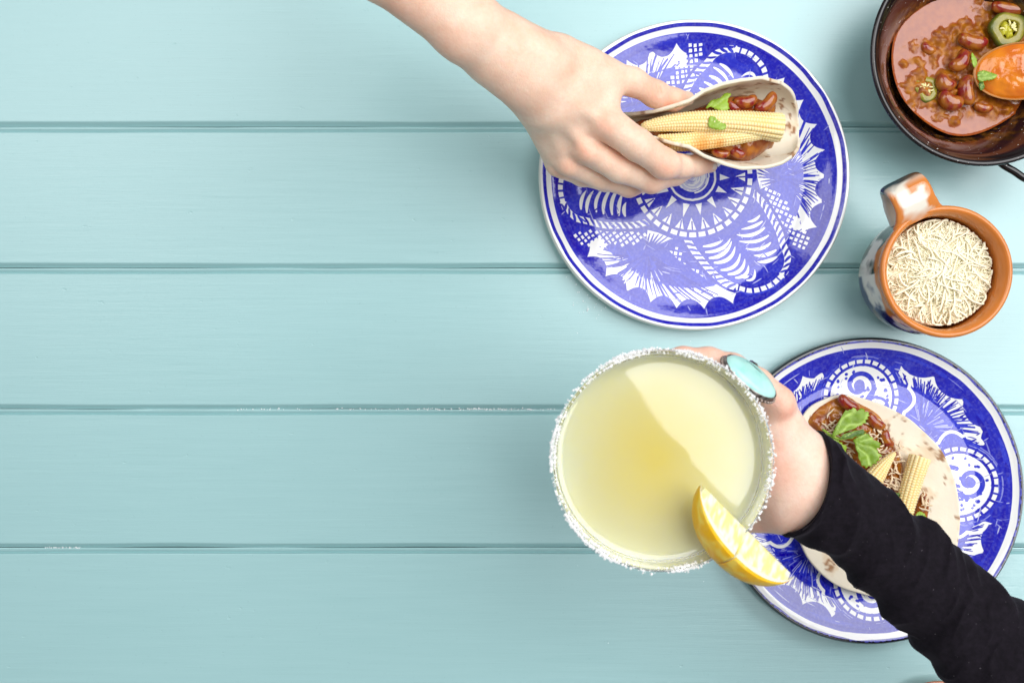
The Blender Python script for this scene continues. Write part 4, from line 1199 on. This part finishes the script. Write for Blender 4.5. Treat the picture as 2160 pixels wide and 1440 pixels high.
# ------------------------------------------------------------------ margarita glass, drink, salt and lemon
ZR = .24
GC = P(1398, 971, ZR)
def make_glass():
    t = thing("margarita_glass", "wide clear stemmed glass with salted rim held over the table, full of yellow drink", "glass", None, (GC[0], GC[1], .075))
    outer = smooth_profile([(.0675, .2392), (.0668, .232), (.0645, .222), (.0595, .212), (.0515, .2025), (.041, .194), (.0305, .186), (.0215, .177), (.0145, .168), (.0075, .160), (.0048, .150), (.0042, .13), (.0042, .105), (.006, .090), (.015, .0815), (.033, .0765), (.0352, .0755), (.0350, .0750), (.0003, .0752)], 150)
    inner = smooth_profile([(.0003, .1655), (.006, .166), (.0125, .1705), (.0195, .179), (.029, .1885), (.040, .1965), (.0502, .2048), (.0580, .2135), (.0629, .2228), (.0652, .232), (.0660, .2392), (.0664, .2400), (.0671, .2400), (.0675, .2392)], 90)
    pr = np.vstack([inner, outer[1:]]); v, f = lathe_verts(pr, 200); v[:, 2] -= .075
    o = mesh("glass_bowl_and_stem", v, f, MAT_GLASS, t)
    lv = .2250
    ip = np.array([q for q in smooth_profile([(.0003, .1655), (.006, .166), (.0125, .1705), (.0195, .179), (.029, .1885), (.040, .1965), (.0502, .2048), (.0580, .2135), (.0629, .2228), (.0652, .232)], 60) if q[1] < lv - .0006])
    ip[:, 0] = np.maximum(ip[:, 0] - .00012, .0002); ip[:, 1] += .0001
    top = np.vstack([smooth_profile([(.0634, lv + .0010), (.0626, lv + .0005), (.0610, lv + .00015), (.0590, lv)], 12), [(r, lv) for r in np.linspace(.057, .0002, 24)]])
    pr = np.vstack([ip, top]); v, f = lathe_verts(pr, 160, GC[0], GC[1])
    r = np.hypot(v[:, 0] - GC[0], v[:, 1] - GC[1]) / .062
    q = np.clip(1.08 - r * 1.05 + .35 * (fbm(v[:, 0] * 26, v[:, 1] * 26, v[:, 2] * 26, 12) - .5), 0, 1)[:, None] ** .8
    # yellower middle painted in: stands for light passing through the deeper liquid
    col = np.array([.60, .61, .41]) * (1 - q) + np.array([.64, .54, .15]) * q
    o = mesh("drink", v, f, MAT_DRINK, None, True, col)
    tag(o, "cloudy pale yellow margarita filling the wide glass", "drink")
    sb = Bag(); i = 0
    while i < 2100:
        a = random.uniform(0, 2 * pi)
        dens = fbm(np.cos(a) * 5 + 9, np.sin(a) * 5 + 9, seed=3, o=3)
        if random.random() > .10 + 3.0 * max(0, dens - .42) or -1.15 < ((a + pi) % (2 * pi)) - pi < -.70: continue
        i += 1
        outw = random.random() < .72
        z = ZR - abs(random.gauss(0, .0019)); r = (.0676 if outw else .0655) + random.gauss(0, .0003) - (ZR - z) * .12
        if random.random() < .12: r += .001; z += .0004
        sb.add(crystal(np.array([r * math.cos(a), r * math.sin(a), z - .075]), random.uniform(.0005, .0012) * (1.5 if random.random() < .06 else 1)), CUBE_F)
    s_ = sb.build("salt_rim", MAT_SALT, t, False); s_["kind"] = "stuff"
make_glass()

def make_lemon():
    """a wedge: apex line along `a`, peel turned to the lower left and up"""
    a = np.array([.7071, -.7071, 0]); hz = np.array([-.7071, -.7071, 0]); up = np.array([0, 0, 1.0])
    c = P(1577, 1117, .2400); Lh, Rm = .0395, .0272
    t = thing("lemon_wedge", "thick lemon wedge with yellow peel hooked over the glass rim by its slit", "lemon wedge", None, tuple(c))
    p0, p1 = math.radians(-34), math.radians(50)
    prof_r = lambda s: Rm * np.clip(1 - np.abs(s / Lh) ** 2.3, 0, 1) ** .62 + .0003
    def shell(name, k0, k1, s0, s1, colf, bump=0.0, ns=44, npf=26):
        s = np.linspace(s0, s1, ns); V = []; A = []; rr_ = []
        for si in s:
            r = float(prof_r(si)); ra, rb = r - (Rm * (1 - k0)) * min(1, r / Rm + .1) , r - (Rm * (1 - k1)) * min(1, r / Rm + .1)
            ra, rb = max(ra, .0002), max(rb, .0003)
            sec = [(ra, q) for q in np.linspace(p0, p1, npf)] + [(ra + (rb - ra) * q, p1) for q in np.linspace(.08, .92, 8)] + [(rb, q) for q in np.linspace(p1, p0, npf)] + [(ra + (rb - ra) * q, p0) for q in np.linspace(.92, .08, 8)]
            for r_, q in sec:
                w = r_ * (1 + bump * (noise(si * 420, q * 16, seed=5) - .5)) if r_ >= rb - 1e-6 else r_
                V.append(a * si + hz * w * math.cos(q) + up * w * math.sin(q)); A.append((si, q, r_))
        n = len(sec); V = np.array(V); A = np.array(A); F = grid_faces(ns, n).tolist() + [list(range(n))[::-1], [(ns - 1) * n + i for i in range(n)]]
        return mesh(name, V, F, MAT_LEMON, t, True, colf(A))
    def yellow(A):
        k = fbm(A[:, 0] * 180, A[:, 1] * 5, seed=8, o=3)[:, None]; k2 = np.clip((k - .50) * 4, 0, 1)
        return np.array([.93, .49, .003]) * (1 - k2) + np.array([.93, .66, .10]) * k2
    white = lambda A: np.tile([[.88, .85, .66]], (len(A), 1))
    def flesh(A):
        n_ = fbm(A[:, 0] * 520, A[:, 2] * 150, seed=4)[:, None]; k = np.clip((n_ - .36) * 4, 0, 1)
        return np.array([.93, .90, .70]) * (1 - k) + np.array([.88, .78, .30]) * k
    g_ = .0007
    for s0, s1 in ((-Lh * .995, -g_), (g_, Lh * .995)):
        shell("peel", .935, 1.0, s0, s1, yellow, .012)
        shell("pith", .80, .934, s0, s1, white)
        shell("flesh", 0, .799, s0 * .93, s1 * .93, flesh)
make_lemon()

# ------------------------------------------------------------------ the bare hand holding the taco
def skin_colors(V, spots, base=(0.90, 0.675, 0.525)):
    col = np.tile([base], (len(V), 1)).astype(float)
    big = fbm(V[:, 0] * 28, V[:, 1] * 28, V[:, 2] * 28, 91)[:, None]
    col *= 1 + (big - .5) * np.array([.03, .16, .20])
    for x, y, z, r, amt in spots:
        c = P(x, y, z); d = np.linalg.norm(V - c, axis=1) / RR(r, z)
        w = (np.exp(-d * d) * amt * .7)[:, None]
        col = col * (1 - w) + col * np.array([.99, .62, .54]) * w
    return col

def hand_one():
    g = SDF((-.15, .095, .03), (.185, .345, .265), .00115)
    A = g.new()
    # forearm and wrist
    g.chain(A, [(560, -260, .235, 92), (800, -88, .205, 80), (985, 57, .172, 72), (1055, 107, .155, 75), (1112, 143, .145, 80)], .01, .82)
    g.chain(A, [(1112, 143, .145, 78), (1165, 190, .132, 86)], .012, .72)
    # palm: metacarpals
    for x, y, z, r0, r1 in ((1262, 236, .122, 52, 42), (1222, 290, .112, 52, 38), (1190, 320, .101, 50, 33), (1172, 333, .091, 46, 27)):
        g.cone(A, P(1128, 165, .135), RR(60, .135), P(x, y, z), RR(r1, z), .010, .85)
    g.chain(A, [(1178, 128, .135, 56), (1232, 158, .127, 50), (1272, 190, .122, 40)], .010, .8)
    g.chain(A, [(1200, 185, .118, 60), (1235, 240, .110, 52)], .012)
    # thumb
    Th = g.new()
    g.chain(Th, [(1205, 140, .127, 46), (1275, 160, .120, 37), (1335, 173, .113, 28), (1383, 199, .100, 26.5), (1420, 211, .090, 23), (1450, 208, .084, 15)], .005)
    A = smin(A, Th, .007)
    F = g.new()
    fin = [
        [(1275, 256, .1235, 38), (1345, 306, .119, 33), (1400, 345, .107, 30.5), (1436, 351, .096, 24), (1468, 350, .088, 21), (1499, 350, .082, 14.5)],
        [(1236, 312, .111, 34), (1306, 356, .102, 28), (1374, 380, .087, 27), (1425, 368, .073, 22), (1470, 352, .064, 16)],
        [(1200, 342, .099, 29), (1265, 374, .085, 24), (1327, 391, .070, 24), (1382, 378, .057, 20), (1425, 360, .050, 14)],
        [(1177, 350, .089, 24), (1228, 372, .075, 20), (1278, 383, .061, 20), (1325, 375, .050, 17), (1360, 362, .045, 12)]]
    for ch in fin:
        Q_ = g.new(); g.chain(Q_, ch, .004)
        F = smin(F, Q_, .0008)
    A = smin(A, F, .0045)
    # knuckles, tendons and creases
    for x, y, z, r in ((1279, 262, .134, 17), (1239, 320, .1215, 15), (1199, 349, .107, 12), (1405, 348, .1125, 17)):
        g.cone(A, P(x, y, z - .004), RR(r, z), P(x + 4, y + 4, z - .004), RR(r, z), .008)
    g.cone(A, P(1120, 100, .160), RR(20, .16), P(1180, 130, .152), RR(14, .15), .012)
    for x, y, z in ((1398, 330, .123), (1404, 336, .1225), (1410, 343, .121)):
        g.cone(A, P(x, y - 10, z + .0009), .0006, P(x + 4, y + 20, z + .0004), .0006, .0018, 1, True)
    for (x0, y0, z0), (x1, y1, z1), r in (((1150, 178, .157), (1268, 254, .1345), 9), ((1145, 190, .154), (1228, 308, .1245), 8), ((1138, 205, .149), (1192, 338, .109), 7)):
        g.cone(A, P(x0, y0, z0 - .0035), RR(r, z0), P(x1, y1, z1 - .0045), RR(r, z1), .006)
    for x, y, z in ((1372, 366, .1105), (1378, 371, .1095), (1326, 376, .0935), (1331, 381, .093)):
        g.cone(A, P(x, y - 6, z + .0006), .0005, P(x - 1, y + 14, z - .0012), .0005, .0015, 1, True)
    for x, y, z in ((1385, 178, .1100), (1391, 182, .1085)):
        g.cone(A, P(x, y, z + .0012), .0006, P(x + 4, y + 20, z + .0012), .0006, .0018, 1, True)
    V, f = g.surface(A)
    spots = [(1279, 262, .136, 26, .75), (1239, 320, .125, 22, .6), (1199, 349, .11, 20, .5), (1405, 348, .115, 30, .85), (1374, 392, .09, 26, .6), (1327, 400, .07, 24, .6), (1386, 190, .11, 26, .6), (1410, 215, .10, 30, .7), (1490, 350, .085, 24, .8), (1335, 200, .11, 24, .55), (1178, 362, .09, 22, .6), (1060, 190, .14, 60, .5), (940, 110, .17, 60, .6), (830, 30, .2, 70, .6)]
    o = mesh("person", V, f, MAT_SKIN, None, True, skin_colors(V, spots))
    tag(o, "bare forearm and hand reaching from the top to hold the folded taco", "person")
    nail(P(1502, 347, .0872), (.85, -.1, -.30), (.25, .15, .9), .0085, .0066, o)
    return o
def nail(c, along, up, L, Wd, parent):
    al = Vector(along).normalized(); up = Vector(up); up = (up - al * up.dot(al)).normalized(); sd = al.cross(up)
    u, w = np.meshgrid(np.linspace(-1, 1, 13), np.linspace(-1, 1, 11), indexing='ij')
    ed = np.sqrt(np.clip(1 - (np.abs(u) ** 3.0) * .45, 0, 1))
    X = u * L * .5; Y = w * Wd * .5 * ed; Z = -(w ** 2) * Wd * .20 - np.clip(u - .2, 0, 1) ** 2 * .001 + .0004
    v = np.array(c) + X.reshape(-1, 1) * np.array(al) + Y.reshape(-1, 1) * np.array(sd) + Z.reshape(-1, 1) * np.array(up)
    n = mesh("fingernail", v, grid_faces(13, 11, False, False), MAT_NAIL, parent)
    so = n.modifiers.new("thickness", 'SOLIDIFY'); so.thickness = .0005; so.offset = 0
    return n
hand_one()

# ------------------------------------------------------------------ the hand holding the glass, ring and sleeve
def hand_two():
    g = SDF((.075, -.205, .10), (.345, .02, .245), .00115)
    A = g.new()
    g.chain(A, [(1960, 1245, .174, 66), (1801, 1093, .174, 72), (1730, 1048, .171, 78), (1686, 1017, .174, 92), (1662, 998, .176, 92)], .010, .76)
    for x, y, z, r in ((1640, 868, .192, 42), (1616, 905, .180, 42), (1606, 950, .170, 40), (1600, 1000, .162, 40)):
        g.cone(A, P(1680, 1010, .175), RR(82, .175), P(x, y, z), RR(r, z), .012, .85)
    g.chain(A, [(1655, 1062, .168, 62), (1612, 1070, .160, 50)], .012)
    Th = g.new()
    g.chain(Th, [(1640, 1062, .162, 48), (1570, 1085, .150, 34), (1500, 1080, .143, 28), (1440, 1050, .140, 24), (1410, 1020, .140, 18)], .006)
    A = smin(A, Th, .008)
    F = g.new()
    for ch in ([(1640, 848, .197, 35), (1596, 806, .201, 30), (1545, 774, .203, 28), (1495, 760, .201, 27), (1440, 757, .198, 25), (1392, 762, .194, 20)],
               [(1612, 898, .184, 34), (1540, 848, .180, 28), (1470, 838, .172, 26), (1415, 860, .165, 22), (1385, 885, .160, 18)],
               [(1600, 948, .172, 32), (1520, 905, .160, 27), (1450, 898, .150, 25), (1402, 925, .146, 21), (1385, 950, .144, 17)],
               [(1596, 998, .162, 29), (1520, 965, .146, 24), (1458, 958, .136, 22), (1415, 975, .132, 18), (1398, 990, .130, 14)]):
        Q_ = g.new(); g.chain(Q_, ch, .004); F = smin(F, Q_, .0008)
    A = smin(A, F, .006)
    g.cone(A, P(1650, 842, .204), RR(17, .2), P(1653, 850, .204), RR(17, .2), .008)
    V, f = g.surface(A)
    spots = [(1660, 868, .205, 22, .9), (1650, 830, .205, 26, .8), (1642, 1000, .20, 50, .35), (1440, 752, .20, 50, .6), (1640, 1105, .17, 60, .5), (1600, 960, .19, 50, .5)]
    o = mesh("person", V, f, MAT_SKIN, None, True, skin_colors(V, spots, (.90, .655, .53)))
    tag(o, "hand in a long black sleeve wrapped round the margarita glass, wearing a turquoise ring", "person")
    nail(P(1388, 757, .2015), (-.9, -.1, -.1), (0, .3, .9), .0085, .0075, o)
    return o
H2 = hand_two()

def make_sleeve(parent):
    U = [(1728, 907), (1735, 911), (1761, 935), (1802, 969), (1848, 1008), (1873, 1036), (1909, 1070), (1935, 1090), (1966, 1101), (1986, 1126), (2022, 1155), (2043, 1167), (2058, 1198), (2104, 1224), (2130, 1252), (2160, 1265), (2260, 1350), (2400, 1470)]
    Lo = [(1648, 1127), (1656, 1131), (1683, 1137), (1718, 1154), (1755, 1178), (1791, 1209), (1807, 1239), (1848, 1265), (1863, 1296), (1889, 1316), (1920, 1342), (1930, 1373), (1966, 1399), (1981, 1419), (1997, 1440), (2025, 1475), (2120, 1570), (2240, 1690)]
    K = len(U); ns, na = 330, 150
    s_ = np.linspace(0, K - 1, ns)
    U = np.array([[np.interp(s_, range(K), np.array(q)[:, i]) for i in (0, 1)] for q in (U, Lo)])
    for j in range(2):
        for i in range(2):
            U[j, i] = np.convolve(np.pad(U[j, i], 6, mode='reflect', reflect_type='odd'), np.hanning(15)[1:-1] / np.hanning(15).sum(), 'valid')
    zc = np.interp(s_, [0, 4, 10, K - 1], [.176, .176, .178, .185])
    up = np.array([P(x, y, z) for x, y, z in zip(U[0, 0], U[0, 1], zc)]); lo = np.array([P(x, y, z) for x, y, z in zip(U[1, 0], U[1, 1], zc)])
    c = (up + lo) / 2; hw = (up - lo) / 2
    a = np.linspace(0, 2 * pi, na, endpoint=False)
    hz = np.linalg.norm(hw, axis=1) * np.interp(s_, [0, 2, 5], [.90, .88, .80])
    T = s_[:, None] / (K - 1) * 17; A_ = a[None]
    skew = T + .55 * np.cos(A_ + .5) + .5 * (noise(T * .6 + 3, np.cos(A_) * 1.1 + 4, seed=5) - .5)
    amp = .55 + .8 * noise(T * .5, np.cos(A_ + 1) + 2, np.sin(A_) + 2, seed=8)
    fold = (1 - np.abs(np.sin(skew * .95 + 1.6 * noise(T * .8, np.cos(A_) * 1.5 + 4, np.sin(A_) * 1.5 + 4, seed=31) + .7 * np.sin(A_ * 2 + T * .3)))) ** 1.2 * .0062 * amp
    fold2 = (1 - np.abs(np.sin(skew * 1.9 + 3.5 * noise(T * .7, np.cos(A_) * 2 + 4, np.sin(A_) * 2 + 4, seed=33)))) ** 1.5 * .0030 * np.clip(noise(T * .5, np.cos(A_) * 1.2 + 7, np.sin(A_) * 1.2, seed=34) * 2 - .5, 0, 1)
    fade = np.clip((T - .5) / 1.6, .12, 1)
    lift = (fold + fold2 - .0022) * fade * .95 + .0012 * np.exp(-((T - .75) / .12) ** 2) - .0007 * np.exp(-((T - 1.0) / .08) ** 2)
    big = (noise(T * .45, np.cos(A_) * 1.3 + 5, np.sin(A_) * 1.3 + 5, seed=12) - .5) * .006 * fade
    rad = 1 + (lift + big) / np.linalg.norm(hw, axis=1)[:, None]
    up_side = np.abs(np.cos(A_)) ** 3           # keep the traced outline
    rad = rad * (1 - up_side * .8) + (1 + (lift * .35) / np.linalg.norm(hw, axis=1)[:, None]) * up_side * .8
    v = c[:, None] + rad[..., None] * (np.cos(A_)[..., None] * hw[:, None] + (np.sin(A_) * hz[:, None])[..., None] * np.array([0, 0, 1.0]))
    # cuff: curve the opening outwards and tuck a hem inside
    bow = np.exp(-(T / 1.6)) * (1 - np.cos(A_) ** 2) * .0105 * (np.sin(A_) > -2)
    axis = np.array([.74, -.67, 0])
    v = v + bow[..., None] * axis
    outer = v
    inner = c[:8][::-1][:, None] + (v[:8][::-1] - c[:8][::-1][:, None]) * .93
    v = np.vstack([inner.reshape(-1, 3), outer.reshape(-1, 3)])
    o = mesh("sleeve", v, grid_faces(ns + 8, na), MAT_CLOTH, parent)
    o["label"] = "wrinkled black jersey sleeve"
    return o
make_sleeve(H2)

def make_ring():
    # an oval turquoise in a beaded silver bezel on the index finger
    c = P(1583, 795, .2205)
    e1 = np.array(P(1637, 838, .2175)) - np.array(P(1530, 757, .2215)); La = np.linalg.norm(e1) / 2; e1 /= np.linalg.norm(e1)
    up = np.array([.50, .62, .62]); up -= e1 * up.dot(e1); up /= np.linalg.norm(up); e2 = np.cross(up, e1)
    t = thing("ring", "silver ring with a large oval turquoise stone worn on the hand at the glass", "ring", None, tuple(c))
    Wd = La * .60
    nu, n = 20, 96
    u = np.linspace(.01, 1, nu)[:, None]; a = np.linspace(0, 2 * pi, n, endpoint=False)[None]
    X, Y = (u * La * .97 * np.cos(a)).ravel(), (u * Wd * .97 * np.sin(a)).ravel(); uu = np.repeat(u.ravel(), n)
    Z = .0052 * np.sqrt(np.clip(1 - uu ** 2.6, 0, 1)) + .0004 * (noise(X * 200, Y * 200, seed=3) - .5)
    Fm = lambda X, Y, Z: np.outer(X, e1) + np.outer(Y, e2) + np.outer(Z, up)
    mesh("stone", Fm(X, Y, Z), grid_faces(nu, n), MAT_TURQ, t)
    vp = np.array([(-.40, -.42), (-.22, -.40), (0, -.32), (.22, -.28)]); sgn = -1 if e2[1] > 0 else 1
    px_ = vp[:, 0] * La; py_ = vp[:, 1] * Wd * sgn
    r_ = np.hypot(px_ / (La * .95), py_ / (Wd * .95)); pz = .0052 * np.sqrt(1 - r_ ** 2.6) + .0001
    v_, f_ = tube_verts(smooth_profile(Fm(px_, py_, pz), 20), np.sin(np.linspace(.2, 2.9, 20)) * .00035, 8)
    mesh("vein", v_, tri_fix(f_), MAT_VEIN, t)
    pr = [(.955, .0008), (.985, .0011), (1.0, .0005), (1.0, -.0020), (1.03, -.0028), (1.02, -.0040), (.7, -.0046)]
    V = []
    for k, z in pr:
        aa = a.ravel(); V.append(Fm(La * k * np.cos(aa), Wd * k * np.sin(aa), np.full(n, z)))
    mesh("bezel", np.vstack(V), grid_faces(len(pr), n), MAT_SILVER, t)
    for i in range(40):
        aa = 2 * pi * i / 40; p = Fm(np.array([La * 1.03 * math.cos(aa)]), np.array([Wd * 1.03 * math.sin(aa)]), np.array([-.0024]))[0]
        sv, sf, _ = bean_mesh(.0020, .0020, .0020, 1)
        if i == 0: b0 = mesh("bead", sv, sf, MAT_SILVER, t); b0.location = p
        else: b = b0.copy(); C.objects.link(b); b.parent = t; b.location = p
    # band around the finger
    fc = P(1573, 791, .202) - c; ax = P(1545, 774, .203) - P(1596, 806, .201); ax /= np.linalg.norm(ax)
    s1 = np.cross(ax, [0, 0, 1.0]); s1 /= np.linalg.norm(s1); s2 = np.cross(s1, ax)
    an = np.linspace(0, 2 * pi, 64, endpoint=False); R_ = RR(30.5, .202)
    V = [fc + ax * w + (R_ + h) * (np.outer(np.cos(an), s1) + np.outer(np.sin(an), s2)) for w, h in ((-.0022, 0), (-.0018, .0009), (.0018, .0009), (.0022, 0), (.0018, -.0006), (-.0018, -.0006))]
    mesh("band", np.vstack(V), grid_faces(6, 64, True, True), MAT_SILVER, t)
make_ring()
